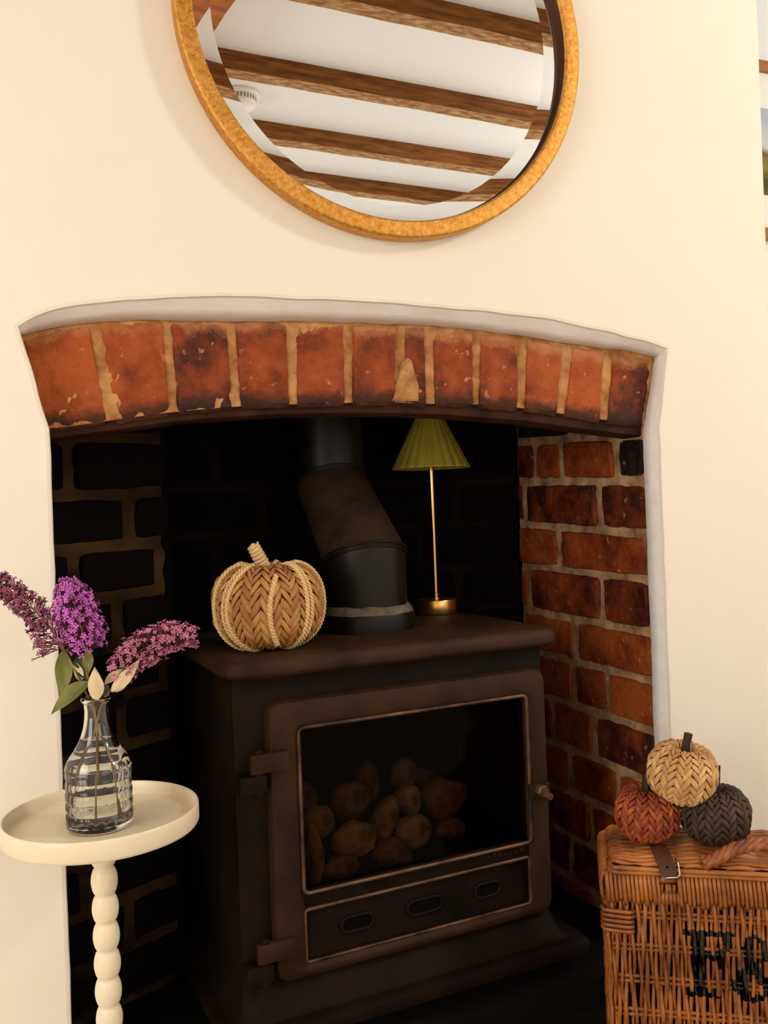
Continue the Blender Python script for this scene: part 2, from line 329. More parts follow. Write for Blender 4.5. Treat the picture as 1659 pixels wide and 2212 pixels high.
INN = outline(-.014, (-.013, .98), (TOPI[0].x-.004, TOPI[0].z), [TOPI[0]+Vector((-.004, 0, 0))]+TOPI[1:], (TOPI[-1].x, TOPI[-1].z), (XR, .972), XR, YB)
OUT = wob(OUT, .0022, 22, 3); INN = wob(INN, .002, 30, 8)
for k_ in (0, -1): OUT[k_].z = 0; INN[k_].z = 0
def offset(P, d):
    out = []
    for i, p in enumerate(P):
        t = (P[min(i+1, len(P)-1)]-P[max(i-1, 0)]); n_ = Vector((-t.z, 0, t.x)).normalized(); out.append(p+n_*d)
    return out
EDG = offset(OUT, .006)
for k_ in (0, -1): EDG[k_].z = 0
nl = NJ+NS-2; nr = len(EDG)-1-nl
g = G()
# wall face around the opening: left part, part over the arch, right part
for i in range(len(EDG)-1):
    a, b = EDG[i], EDG[i+1]
    if i < nl: g.add([(X0, 0, a.z), (a.x, 0, a.z), (b.x, 0, b.z), (X0, 0, b.z)], [(0, 1, 2, 3)])
    elif i >= nr: g.add([(BX-.006, 0, a.z), (a.x, 0, a.z), (b.x, 0, b.z), (BX-.006, 0, b.z)], [(0, 1, 2, 3)])
    else: g.add([(a.x, 0, a.z), (b.x, 0, b.z), (b.x, 0, ZC), (a.x, 0, ZC)], [(0, 1, 2, 3)])
a, b = EDG[nl], EDG[nr]
g.add([(X0, 0, a.z), (a.x, 0, a.z), (a.x, 0, ZC), (X0, 0, ZC)], [(0, 1, 2, 3)])
g.add([(b.x, 0, b.z), (BX-.006, 0, b.z), (BX-.006, 0, ZC), (b.x, 0, ZC)], [(0, 1, 2, 3)])
g.rows([[(BX-.006, 0, 0), (BX-.006, 0, ZC)], [(BX-.002, .002, 0), (BX-.002, .002, ZC)], [(BX, .006, 0), (BX, .006, ZC)], [(BX, .4, 0), (BX, .4, ZC)]])
mid = [p+Vector((0, .0015, 0)) for p in offset(OUT, .0015)]
for k_ in (0, -1): mid[k_].z = 0
q1 = [Vector((OUT[i].x, .007, OUT[i].z)) for i in range(len(OUT))]
g.rows([EDG, mid, q1])
wall = struct(g.obj('wall_front', 'plaster', smooth='auto'), 'cream plastered chimney breast wall around the brick arch')
g = G()
q2 = [OUT[i].lerp(INN[i], .5)+Vector((0, .001, .002*nz(OUT[i], 18, 2))) for i in range(len(OUT))]
q3 = [Vector((p.x, .12, p.z)) for p in INN]
g.rows([q1, q2, INN, [p+Vector((0, .0015, 0)) for p in offset(INN, .004)], [p+Vector((0, .0015, 0)) for p in offset(INN, .024)]])
o = g.obj('plaster_reveal', 'reveal_paint', wall); o['label'] = 'greyish white painted reveal round the brick arch'

# ---------------------------------------------------------------- bricks
def brick(name, c00, c10, c11, c01, back, m, parent, seed, nu=9, nv=6, amp=.0016, rnd=.005, dust=None, jit=.002, rcm=.014):
    rr = random.Random(seed)
    c = [Vector(q) for q in (c00, c10, c11, c01)]; back = Vector(back); nrm = -back.normalized()
    ctr = sum(c, Vector())/4
    for q in c:
        q += (ctr-q).normalized()*rr.uniform(0, jit)
    us = [0, .03]+[.03+.94*i/(nu-1) for i in range(1, nu-1)]+[.97, 1]; vs = [0, .05]+[.05+.9*i/(nv-1) for i in range(1, nv-1)]+[.95, 1]
    lift = rr.uniform(-.0015, .0015); tilt = (rr.uniform(-.003, .003), rr.uniform(-.003, .003))
    vv = []; dd = []; nU = len(us); nV = len(vs)
    for j, v in enumerate(vs):
        for i, u in enumerate(us):
            p = (c[0].lerp(c[1], u)).lerp(c[3].lerp(c[2], u), v)
            eu = min(i, nU-1-i); ev = min(j, nV-1-j)
            h = lift+tilt[0]*(u-.5)+tilt[1]*(v-.5)+amp*nz(p, 55, seed)+amp*.8*nz(p, 140, seed+3)
            if eu == 0 or ev == 0: h -= rnd
            elif eu == 1 or ev == 1: h -= rnd*.12
            lu = (c[1]-c[0]).length; lv = (c[3]-c[0]).length; rc = min(rcm, lu*.2, lv*.2)
            du = min(u, 1-u)*lu; dv_ = min(v, 1-v)*lv
            if du < rc and dv_ < rc:
                q_ = math.hypot(rc-du, rc-dv_)
                if q_ > rc:
                    k_ = rc/q_; eU = (c[1]-c[0])/lu*(1 if u < .5 else -1); eV = (c[3]-c[0])/lv*(1 if v < .5 else -1)
                    p = p+eU*((rc-du)*(1-k_))+eV*((rc-dv_)*(1-k_))
            if (eu == 0 or ev == 0): p = p+(ctr-p)*.018*(nz(p, 60, seed+5))
            vv.append(p+nrm*h); dd.append((p.x, p.z))
    fs = [(j*nU+i, j*nU+i+1, (j+1)*nU+i+1, (j+1)*nU+i) for j in range(nV-1) for i in range(nU-1)]
    ring = [i for i in range(nU)]+[j*nU+nU-1 for j in range(1, nV)]+[(nV-1)*nU+i for i in range(nU-2, -1, -1)]+[j*nU for j in range(nV-2, 0, -1)]
    o0 = len(vv); vv += [vv[i]+back for i in ring]; n = len(ring)
    fs += [(ring[i], ring[(i+1) % n], o0+(i+1) % n, o0+i) for i in range(n)]
    g = G(); g.add(vv, fs); o = g.obj(name, m, parent, smooth='auto')
    if dust:
        at = o.data.attributes.new('dust', 'FLOAT', 'POINT')
        vals = []
        for w in o.data.vertices: vals.append(dust(w.co))
        at.data.foreach_set('value', vals)
    return o
def zat(curve, x):
    for i in range(len(curve)-1):
        if curve[i].x <= x <= curve[i+1].x:
            a = (x-curve[i].x)/(curve[i+1].x-curve[i].x); return curve[i].z+a*(curve[i+1].z-curve[i].z)
    return curve[0].z if x < curve[0].x else curve[-1].z
arch = root('brick_arch', 'segmental arch of russet bricks on end over the fireplace')
jt = [(203, 243), (359, 375), (499, 511), (628, 635), (754, 754), (868, 862), (926, 930), (1032, 1030), (1131, 1127), (1229, 1212), (1316, 1305)]
jw = [9, 7, 8, 7, 8, 9, 9, 6, 8, 9, 8]
def jx(px, curve_px):                       # x on the brick plane of a joint at the given pixel column
    ys = curve_px; 
    for i in range(len(ys)-1):
        if ys[i][0] <= px <= ys[i+1][0]:
            a = (px-ys[i][0])/(ys[i+1][0]-ys[i][0]); return PX(px, ys[i][1]+a*(ys[i+1][1]-ys[i][1]), y=YB).x
    return PX(px, ys[0][1] if px < ys[0][0] else ys[-1][1], y=YB).x
edges = [(TOPI[0].x+.002, BOTI[0].x+.004)]
xs = []
for (a, b), w in zip(jt, jw): xs.append(((jx(a-w, topi), jx(b-w*.8, boti)), (jx(a+w, topi), jx(b+w*.8, boti))))
lefts = [(TOPI[0].x-.002, BOTI[0].x-.004)]+[q[1] for q in xs]; rights = [q[0] for q in xs]+[(TOPI[-1].x-.001, BOTI[-1].x-.003)]
def dustf(co):
    zt = zat(TOPI, co.x); zb = zat(BOTI, co.x); t = (co.z-zb)/(zt-zb)
    lim = max(0, min(1, (co.x-.1)/.9))
    return max(0, t-.55+.12*lim)*2.0 if t > .4 else -max(0, .3-t)*3.2
for i in range(12):
    (lt, lb), (r_t, rb) = lefts[i], rights[i]
    brick('brick', (lb, YB, zat(BOTI, lb)-.008), (rb, YB, zat(BOTI, rb)-.008), (r_t, YB, zat(TOPI, r_t)+.001), (lt, YB, zat(TOPI, lt)+.001), (0, .1, 0), 'arch_brick', arch, 20+i, nu=20, nv=20, amp=.0030, rnd=.006, dust=dustf, jit=.003, rcm=.005)
g = G(); n_ = 60; rows = []
for k in range(n_):
    x = BOTI[0].x-.010+(TOPI[-1].x-BOTI[0].x+.010)*k/(n_-1); xt = TOPI[0].x-.012+(TOPI[-1].x-TOPI[0].x+.012)*k/(n_-1)
    col_ = []
    for j in range(12):
        t = j/11; xx = x+(xt-x)*t; z = zat(BOTI, xx)*(1-t)+zat(TOPI, xx)*t+(-.001 if j == 0 else .014 if j == 11 else 0)
        p = Vector((xx, YB+.0035, z)); p.y += .002*nz(p, 60, 2)+.0014*nz(p, 170, 5); col_.append(p)
    rows.append(col_)
g.rows(rows); 
bk = [[Vector((p.x, YB+.1, p.z)) for p in r] for r in rows]; g.rows(bk)
g.rows([[r[0] for r in rows], [r[0] for r in bk]]); g.rows([[r[-1] for r in rows], [r[-1] for r in bk]])
g.obj('mortar', 'mortar', arch)
# wedge of old mortar filling a broken brick near the crown
g = G(); c0 = PX(876, 822, y=YB-.003); rows = []
shape = [(846, 866), (852, 835), (864, 812), (868, 785), (880, 772), (890, 780), (896, 806), (905, 834), (904, 866)]
P0 = [PX(*p, y=YB-.002) for p in shape]; cc = sum(P0, Vector())/len(P0)
g.rows([[p+Vector((0, .01, 0)) for p in P0], P0, [cc+(p-cc)*.8+Vector((0, -.0016, 0)) for p in P0], [cc+(p-cc)*.35+Vector((0, -.0026, 0)) for p in P0]], True, False, True)
o = g.obj('mortar_patch', 'mortar', arch); o['label'] = 'wedge of pale mortar filling a broken brick'

def course_wall(name, a, b, courses, m_brick, m_mort, label, thick=.09, seedb=100, amp=.0018, jw=.011, tags=None, zlo=0, ztop=None):
    """courses: list of (z_low_a, z_low_b, z_high_a, z_high_b, [joint positions along a->b])"""
    r = root(name, label); a = Vector((a[0], a[1], 0)); b = Vector((b[0], b[1], 0)); e = (b-a); Ln = e.length; e.normalize(); nb = Vector((-e.y, e.x, 0))
    if nb.dot(CAMP-a) > 0: nb = -nb            # pointing into the wall
    cnt = 0
    for (za0, zb0, za1, zb1, js) in courses:
        js = [0]+list(js)+[Ln]
        for k in range(len(js)-1):
            s0 = js[k]+(jw/2 if k else .001); s1 = js[k+1]-(jw/2 if k < len(js)-2 else .001)
            if s1-s0 < .01: continue
            P = lambda s, z: tuple(a+e*s+Vector((0, 0, z)))
            f = lambda s, u, w: u+(w-u)*s/Ln
            zl0, zl1 = f(s0, za0, zb0)+jw/2, f(s1, za0, zb0)+jw/2; zh0, zh1 = f(s0, za1, zb1)-jw/2, f(s1, za1, zb1)-jw/2
            mm = m_brick(cnt) if callable(m_brick) else m_brick
            brick('brick', P(s0, zl0), P(s1, zl1), P(s1, zh1), P(s0, zh0), nb*thick, mm, r, seedb+cnt, nu=8, nv=5, amp=amp, rnd=.007, jit=.007); cnt += 1
    zt = ztop if ztop else max(max(c[2], c[3]) for c in courses)+.01
    g = G(); nx = max(8, int(Ln/.018)); nzv = max(8, int((zt-zlo)/.018)); rows = []
    for j in range(nzv+1):
        row = []
        for i in range(nx+1):
            p = a+e*(Ln*i/nx)+Vector((0, 0, zlo+(zt-zlo)*j/nzv)); p += nb*(.006+.0035*nz(p, 40, seedb)+.002*nz(p, 120, seedb)); row.append(p)
        rows.append(row)
    g.rows(rows); g.rows([[p+nb*(thick+.02) for p in rows[0]], [p+nb*(thick+.02) for p in rows[-1]]])
    g.obj('mortar', m_mort, r)
    return r
# right cheek: courses measured from the photograph, slightly out of level
zf = [1.06, .9728, .8886, .7936, .7114, .6159, .5297, .4396, .3446, .255, .165, .075, -.005]; zb = [1.08, .9953, .9067, .8122, .7209, .6245, .537, .446, .352, .262, .172, .08, -.005]
joints = [[.2], [.0612, .19, .3], [.1151, .372], [.17, .2567], [.1173, .376], [.21], [.1123, .219], [.16, .3], [.09, .24], [.18, .33], [.1, .25], [.17]]
# the course list runs front -> back, so joint positions are distances from the front edge
joints[2] = [.1151, .384]; joints[3] = [.2567]; joints[1] = [.0612, .2385, .3343]
cs = [(zf[i+1], zb[i+1], zf[i], zb[i], [q+.02 for q in joints[i]]) for i in range(12)]
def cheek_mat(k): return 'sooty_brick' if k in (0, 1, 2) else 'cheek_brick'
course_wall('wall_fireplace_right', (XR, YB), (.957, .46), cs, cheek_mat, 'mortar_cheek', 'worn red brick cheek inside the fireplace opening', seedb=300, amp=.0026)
# left splayed pier, black with soot and painted shade
zl = [1.07, .99, .898, .811, .727, .643, .56, .476, .392, .308, .224, .14, .056, -.01]
jl = [[.15], [.0898], [.2], [.0925, .2575], [.17], [.09, .255], [.17], [.09], [.18], [.09], [.17], [.09], [.18]]
cs = [(zl[i+1]-.004, zl[i+1]+.003, zl[i]-.004, zl[i]+.003, jl[i]) for i in range(13)]
course_wall('wall_fireplace_left', (-.06, .17), (.182, .30), cs, 'soot_shade_brick', 'mortar_soot_shade', 'brick pier inside the fireplace, blackened by soot and painted shade', seedb=500, jw=.014)
# back wall of the recess, black with soot and painted shade
zk = [1.09]+[1.0-.0915*i for i in range(0, 6)]
cs = []
for i in range(6):
    js = [(.11 if i % 2 else .2)+.215*k for k in range(4)]; cs.append((zk[i+1], zk[i+1], zk[i], zk[i], [q for q in js if q < .74]))
course_wall('wall_fireplace_back', (.182, .46), (.957, .46), cs, 'soot_shade_brick', 'mortar_black', 'brick back of the fireplace, black with soot and painted shade', seedb=700, ztop=1.1)
g = G(); g.box((.16, .30, 0), (.182, .47, 1.1)); g.box((-.08, .08, 0), (-.06, .2, 1.1)); g.box((-.05, .05, 0), (-.014, .17, 1.1))
struct(g.obj('wall_fireplace_return', 'soot', smooth=False))
g = G(); g.box((-.08, .155, 1.1), (1.12, .58, 1.13)); g.box((1.06, .06, 0), (1.1, .58, 1.1)); g.box((-.08, .56, 0), (1.1, .6, 1.1))
struct(g.obj('ceiling_fireplace', 'soot', smooth=False), 'black closing plate over the fire recess')
g = G(); g.box((-.005, -.001, 0), (.992, .56, .05)); g.box((.15, -.46, 0), (1.09, -.001, .003)); struct(g.obj('floor_hearth', 'slate', smooth='auto'), 'dark slate hearth under the stove')
# iron lintel bar
g = G(); rows = []
for k in range(70):
    x = -.012+1.012*k/69; zt = zat(BOTI, x)+.003; zz_ = zat(BARB, x)
    y0 = YB+.012
    rows.append([(x, y0, zt), (x, y0-.0015, (zt+zz_)/2), (x, y0, zz_+.002), (x, y0+.003, zz_), (x, .098, zz_), (x, .098, zt)])
g.rows(rows, True, True, True)
tag(g.obj('lintel_bar', 'iron_bar', smooth='auto'), 'curved dark iron bar carrying the brick arch', 'lintel')

# ---------------------------------------------------------------- mirror
MC = Vector((.507, 0, 1.602)); MR = .3315
def ringy(r, y, n=128): return [(r*math.cos(2*PI*i/n), y, r*math.sin(2*PI*i/n)) for i in range(n)]
mir = thing('round_mirror', 'large round mirror with a thin gilded frame above the fireplace', 'mirror', MC)
g = G(); ri = MR-.027
g.rows([ringy(MR-.004, 0), ringy(MR-.001, -.004), ringy(MR, -.026), ringy(MR-.0012, -.030), ringy(MR-.004, -.0312), ringy(ri+.004, -.0312), ringy(ri+.001, -.030), ringy(ri, -.027)], True)
g.obj('frame', 'gold_leaf', mir)
g = G(); g.rows([ringy(ri, -.027), ringy(ri-.0008, -.0125), ringy(ri-.003, -.0115), ringy(ri-.003, -.008)], True)
o = g.obj('frame_lip', 'frame_edge', mir); o['label'] = 'dark inner edge of the gilded frame'
gr = ri-.003; gb = gr-.026
g = G(); g.rows([ringy(gr, -.0100), ringy(gb, -.0091)], True); o = g.obj('glass_bevel', 'mirror_glass', mir, smooth=False); o['label'] = 'bevelled border of the mirror glass'
for p_ in o.data.polygons: p_.use_smooth = True
g = G(); g.add(ringy(gb, -.0091), [tuple(range(128))]); o = g.obj('glass', 'mirror_glass', mir, smooth=False)

# ---------------------------------------------------------------- ceiling joists, main beam, smoke detector
JA = math.radians(-4.5)
def beam(name, label, p, ang, half_l0, half_l1, w, z0, z1, m, seed, group=None):
    """p: point of the fireplace-side lower edge; the beam runs along ang; width w away from the fireplace"""
    g = G(); n = 46; rows = []; L0, L1 = -half_l0, half_l1
    for k in range(n+1):
        s = L0+(L1-L0)*k/n; q = Vector((s, 0, 0)); e1 = .0035*nz(q, 7, seed)+.0035*nz(q, 30, seed+2); e2 = .003*nz(q, 8, seed+4)+.004*nz(q, 34, seed+6); e3 = .003*nz(q, 26, seed+8)
        rows.append([(s, .0, z1), (s, e1*.5, z0+.006+e3), (s, -.004+e1, z0+e3), (s, -w+.004+e2, z0+e3*.6), (s, -w+e2, z0+.006), (s, -w, z1)])
    g.rows(rows, True, True, True)
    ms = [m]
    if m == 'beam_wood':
        ms = [m, 'beam_worn_lit']; g.mi = [1 if (k % 6) in (2, 3) and k < 6*n else 0 for k in range(len(g.f))]
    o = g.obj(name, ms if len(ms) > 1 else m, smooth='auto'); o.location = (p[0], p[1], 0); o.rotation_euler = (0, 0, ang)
    return tag(o, label, 'beam', group)
names = ['first', 'second', 'third', 'fourth', 'fifth', 'sixth']
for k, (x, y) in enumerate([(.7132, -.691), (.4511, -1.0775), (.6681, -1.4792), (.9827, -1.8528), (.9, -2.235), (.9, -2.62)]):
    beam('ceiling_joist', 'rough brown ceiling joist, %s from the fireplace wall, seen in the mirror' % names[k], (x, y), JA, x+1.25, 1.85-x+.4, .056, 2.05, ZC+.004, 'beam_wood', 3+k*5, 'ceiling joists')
beam('main_beam', 'broad orange brown main beam crossing the joists, seen at the mirror edge', (.372, -.72), math.radians(-100.5), .69, 2.2, .22, 1.95, ZC+.004, 'post_wood', 60)
det = thing('smoke_detector', 'round white smoke detector between two ceiling joists', 'smoke detector', (.545, -1.325, ZC)); det.scale = (1.15, 1.15, 1.15)
g = G(); g.lathe([(.052, 0), (.052, -.008), (.046, -.011)], n=40); g.obj('base', 'plastic_white', det)
g = G(); g.lathe([(.0425, -.009), (.0425, -.026), (.038, -.032), (.02, -.035), (.0001, -.0355)], n=40); g.obj('cover', 'plastic_white', det)
g = G()
for k in range(30):
    a = 2*PI*k/30; c_, s_ = math.cos(a), math.sin(a); t = .0016
    g.add([(.0432*c_-t*s_, .0432*s_+t*c_, -.012), (.0432*c_+t*s_, .0432*s_-t*c_, -.012), (.0432*c_+t*s_, .0432*s_-t*c_, -.023), (.0432*c_-t*s_, .0432*s_+t*c_, -.023)], [(0, 1, 2, 3)])
g.obj('vent_slots', 'plastic_grey', det, smooth=False)

spot = thing('ceiling_spotlight', 'small white ceiling spotlight over the right of the room', 'spotlight', (1.97, -1.17, ZC))
g = G(); g.lathe([(.05, 0), (.05, -.012), (.02, -.016)], n=32); g.obj('mounting_plate', 'plastic_white', spot)
g = G(); g.lathe([(.012, -.014), (.012, -.03), (.06, -.034), (.085, -.045)], n=32); g.obj('reflector', 'plastic_white', spot)
# ---------------------------------------------------------------- framed picture in the alcove
pic = thing('framed_picture', 'framed landscape print with white mount on the alcove wall', 'picture', (1.74, .4, 1.47))
px0, px1, pz1 = -.24, .26, .427; fwid = .026
for a, b in (((px0, -.022, 0), (px1, -.001, fwid)), ((px0, -.022, pz1-fwid), (px1, -.001, pz1)), ((px0, -.022, fwid), (px0+fwid, -.001, pz1-fwid)), ((px1-fwid, -.022, fwid), (px1, -.001, pz1-fwid))):
    g = G(); g.box(a, b, .002); g.obj('frame_bar', 'picture_wood', pic, smooth='auto')
g = G(); g.box((px0+fwid, -.012, fwid), (px1-fwid, -.004, pz1-fwid)); g.obj('mount', 'picture_mat', pic, smooth=False)
g = G(); g.add([(-.15, -.0125, .107), (.17, -.0125, .107), (.17, -.0125, .316), (-.15, -.0125, .316)], [(0, 1, 2, 3)]); g.obj('print', 'landscape_print', pic, smooth=False)

# ---------------------------------------------------------------- stove
SL = Vector((.2255, -.0043, 0)); SYAW = math.radians(5.402); ZP = .6422
st = thing('gas_stove', 'black cast iron stove standing inside the brick fireplace', 'stove', SL, SYAW)
Ms = Matrix.Translation(SL) @ Matrix.Rotation(SYAW, 4, 'Z')
def rrect(x0, x1, z0, z1, r, n=5):
    out = []
    for cx, cz, a0 in ((x1-r, z0+r, -PI/2), (x1-r, z1-r, 0), (x0+r, z1-r, PI/2), (x0+r, z0+r, PI)):
        for k in range(n+1):
            a = a0+PI/2*k/n; out.append((cx+r*math.cos(a), cz+r*math.sin(a)))
    return out
def plan(x0, x1, y0, y1, r, z): return [(a, b, z) for a, b in rrect(x0, x1, y0, y1, r)]
def front(x0, x1, z0, z1, r, t): return [(a, t, b) for a, b in rrect(x0, x1, z0, z1, r)]
g = G(); x0, x1, y0, y1 = -.008, .585, -.006, .362
g.rows([plan(x0+.03, x1-.03, y0+.03, y1, .02, .606), plan(x0+.012, x1-.012, y0+.012, y1, .022, .611), plan(x0+.003, x1-.003, y0+.003, y1, .024, .615), plan(x0, x1, y0, y1, .026, .620), plan(x0+.001, x1-.001, y0+.001, y1, .026, .631),
        plan(x0+.006, x1-.006, y0+.006, y1-.003, .024, .6385), plan(x0+.012, x1-.012, y0+.012, y1-.006, .02, .6405), plan(x0+.016, x1-.016, y0+.016, y1-.008, .018, .6412), plan(x0+.02, x1-.02, y0+.02, y1-.01, .016, .6422)], True, True, True)
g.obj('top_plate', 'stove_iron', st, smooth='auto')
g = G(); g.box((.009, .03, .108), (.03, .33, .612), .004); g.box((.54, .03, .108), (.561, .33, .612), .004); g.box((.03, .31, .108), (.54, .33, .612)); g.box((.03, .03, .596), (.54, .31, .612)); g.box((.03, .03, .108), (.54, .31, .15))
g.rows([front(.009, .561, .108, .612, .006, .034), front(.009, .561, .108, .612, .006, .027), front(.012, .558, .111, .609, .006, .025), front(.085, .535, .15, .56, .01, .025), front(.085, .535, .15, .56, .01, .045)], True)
g.obj('body', 'stove_iron_shaded', st, smooth='auto')
g = G(); g.rows([plan(-.012, .582, -.008, .34, .015, .109), plan(.0, .570, .004, .34, .015, .12), plan(.006, .564, .014, .335, .012, .135), plan(.009, .561, .024, .33, .01, .148)], True); g.obj('base_moulding', 'stove_iron_shaded', st, smooth='auto')
g = G(); g.rows([plan(-.03, .606, -.030, .35, .012, .086), plan(-.032, .608, -.032, .35, .014, .098), plan(-.03, .606, -.030, .35, .014, .106), plan(-.024, .60, -.024, .345, .012, .109)], True, True, True); g.obj('base_plate', 'stove_iron_shaded', st, smooth='auto')
g = G(); g.box((-.005, .0, .05), (.58, .34, .088)); g.obj('plinth', 'stove_dark', st, smooth=False)
# door
door = G(); dx0, dx1, dz0, dz1 = .056, .5565, .152, .572; wx_0, wx_1, wz_0, wz_1 = .1055, .514, .1725, .5275
door.rows([front(dx0, dx1, dz0, dz1, .022, .025), front(dx0, dx1, dz0, dz1, .022, .014), front(dx0+.003, dx1-.003, dz0+.003, dz1-.003, .021, .0085), front(dx0+.012, dx1-.012, dz0+.012, dz1-.012, .018, .006),
           front(wx_0-.012, wx_1+.012, wz_0-.012, wz_1+.012, .014, .006), front(wx_0-.004, wx_1+.004, wz_0-.004, wz_1+.004, .012, .009), front(wx_0, wx_1, wz_0, wz_1, .01, .013), front(wx_0, wx_1, wz_0, wz_1, .01, .03)], True)
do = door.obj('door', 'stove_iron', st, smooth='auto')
g = G(); g.box((wx_0-.002, .013, .2535), (wx_1+.002, .028, .281), .003); g.box((wx_0-.002, .02, .165), (wx_1+.002, .03, .26)); g.obj('lower_panel', 'stove_iron_shaded', do, smooth='auto')
def loop_path(x0, x1, z0, z1, r, t): p = front(x0, x1, z0, z1, r, t); return p+[p[0]]
g = G(); g.tube(loop_path(wx_0-.002, wx_1+.002, .279, wz_1+.002, .009, .0075), .0032, 6, False); g.obj('window_bead', 'stove_edge', do)
g = G(); g.tube(loop_path(wx_0-.0, wx_1+.0, wz_0, .252, .006, .0135), .0032, 6, False); g.obj('panel_bead', 'stove_edge', do)
for sx, w_ in ((.1931, .027), (.3117, .031), (.4312, .024)):
    g = G(); g.tube(loop_path(sx-w_, sx+w_, .2005, .2235, .0112, .0175), .003, 6, False)
    o = g.obj('air_slot_rim', 'stove_iron_shaded', do); g = G(); g.add(front(sx-w_+.002, sx+w_-.002, .2015, .2225, .0103, .0186), [tuple(range(24))]); g.obj('air_slot', 'stove_dark', o, smooth=False)
g = G(); g.box((wx_0-.003, .0165, .272), (wx_1+.003, .0205, wz_1+.003)); g.obj('window_glass', 'smoked_glass', do, smooth=False)
# worn flat remains of a cast relief on the rail under the window
rr_s = random.Random(5)
for k in range(7):
    g = G(); x = .43+.011*k; g.box((x, .0122, .2625+rr_s.uniform(0, .004)), (x+rr_s.uniform(.003, .007), .0134, .268+rr_s.uniform(0, .004)), .0006); g.obj('worn_relief', 'stove_iron', do)
for zc_ in (.487, .2085):
    g = G(); g.box((.0255, -.004, zc_-.0145), (.084, .008, zc_+.0145), .003)
    h = g.obj('hinge', 'stove_iron', st, smooth='auto')
    g = G(); g.lathe([(.0075, -.048), (.0075, .0), (.0075, .0175), (.005, .0205), (.0001, .021)], (.038, .004, zc_), 14); g.obj('hinge_pin', 'stove_iron_shaded', h, smooth='auto')
    g = G(); g.box((.008, -.002, zc_-.044), (.05, .026, zc_-.0165), .004); g.obj('hinge_lug', 'stove_iron_shaded', h, smooth='auto')
g = G(); g.box((.512, -.001, .352), (.552, .009, .378), .003); la = g.obj('latch', 'stove_iron', st, smooth='auto')
g = G(); g.rows([[(.532+r_*math.cos(PI*k/3), t_, .366+r_*math.sin(PI*k/3)) for k in range(6)] for r_, t_ in ((.0115, -.001), (.0115, -.010), (.0095, -.012))], True, False, True); g.obj('latch_bolt', 'stove_edge', la, smooth=False)
g = G(); g.lathe([(.0065, 0), (.0065, .012), (.005, .0145), (.0001, .015)], n=14); o = g.obj('latch_stud', 'stove_edge', la, smooth='auto'); o.rotation_euler = (PI/2, 0, 0); o.location = (.537, -.009, .360)
g = G(); g.box((.032, .05, .15), (.538, .3, .262)); g.obj('fire_bed', 'stove_dark', st, smooth=False)
g = G(); g.box((.03, .29, .15), (.54, .312, .6)); g.obj('fire_back', 'stove_dark', st, smooth=False)

# stones on the fire bed, each its own thing
def stone(label, zx, zy, sw, sh, t, seed, tilt=0, rough=.2):
    """zx, zy: centre measured on the window (0..1 across, 0..1 up)"""
    s = .106+.408*zx; z = .279+.248*zy
    bm = bmesh.new(); bmesh.ops.create_icosphere(bm, subdivisions=3, radius=1)
    rw, rh = sw/2, sh/2; rd = (rw+rh)/2*.8
    for v in bm.verts:
        d = v.co.normalized(); k = 1+rough*noise.noise(d*1.3+Vector((seed, 0, seed)))+rough*.5*noise.noise(d*3.1+Vector((0, seed, 2)))+rough*.2*noise.noise(d*8+Vector((0, 2, seed)))
        v.co = Vector((d.x*rw*k, d.y*rd*k, d.z*rh*k))
    c_, s_ = math.cos(tilt), math.sin(tilt)
    for v in bm.verts: v.co = Vector((v.co.x*c_-v.co.z*s_, v.co.y, v.co.x*s_+v.co.z*c_))
    g = G(); g.bm(bm); o = g.obj('fire_stone', 'coal_stone'); o.matrix_world = Ms @ Matrix.Translation((s, t, z)); o['group'] = 'stones on the fire bed'
    return tag(o, label, 'stone')
STN = [('tall narrow greenish stone standing upright at the left end of the fire bed', .09, .13, .03, .098, .066, 1, .03), ('cracked broad stone with a pitted face on the fire bed', .27, .17, .072, .055, .074, 2, -.05, .3),
       ('slab-like brown stone leaning upright at the middle of the fire bed', .425, .235, .04, .078, .088, 3, -.45, .12), ('rounded stone with a paler stripe right of the leaning slab stone', .535, .13, .068, .058, .074, 4, -.1, .14),
       ('small smooth oval stone resting at the right of the fire bed', .705, .105, .056, .036, .072, 5, -.05, .1), ('half buried round stone low at the front left of the fire bed', .205, .015, .062, .04, .066, 6, .1),
       ('rough broken stone with furrows at the front middle of the fire bed', .43, .035, .07, .044, .066, 7, -.3, .35), ('large jagged greenish stone behind the small smooth oval one', .735, .25, .08, .07, .115, 8, .1, .35),
       ('squarish stone with a white chip near the middle of the pile', .56, .29, .046, .056, .112, 9, 0, .2), ('big dim rounded stone behind the cracked broad one', .30, .36, .076, .062, .122, 10, .2),
       ('dim knobbly stone high at the centre of the pile', .41, .44, .046, .07, .145, 11, .1, .3), ('dim upright stone high behind the squarish chipped one', .59, .43, .046, .062, .15, 12, -.2),
       ('dim stone high at the left of the pile', .11, .40, .056, .05, .14, 13, 0), ('dim small stone behind the large jagged one', .70, .36, .04, .04, .16, 14, 0), ('dim stone in the second row behind the tall narrow one', .15, .26, .06, .055, .11, 15, .3)]
for a in STN: stone(*a)

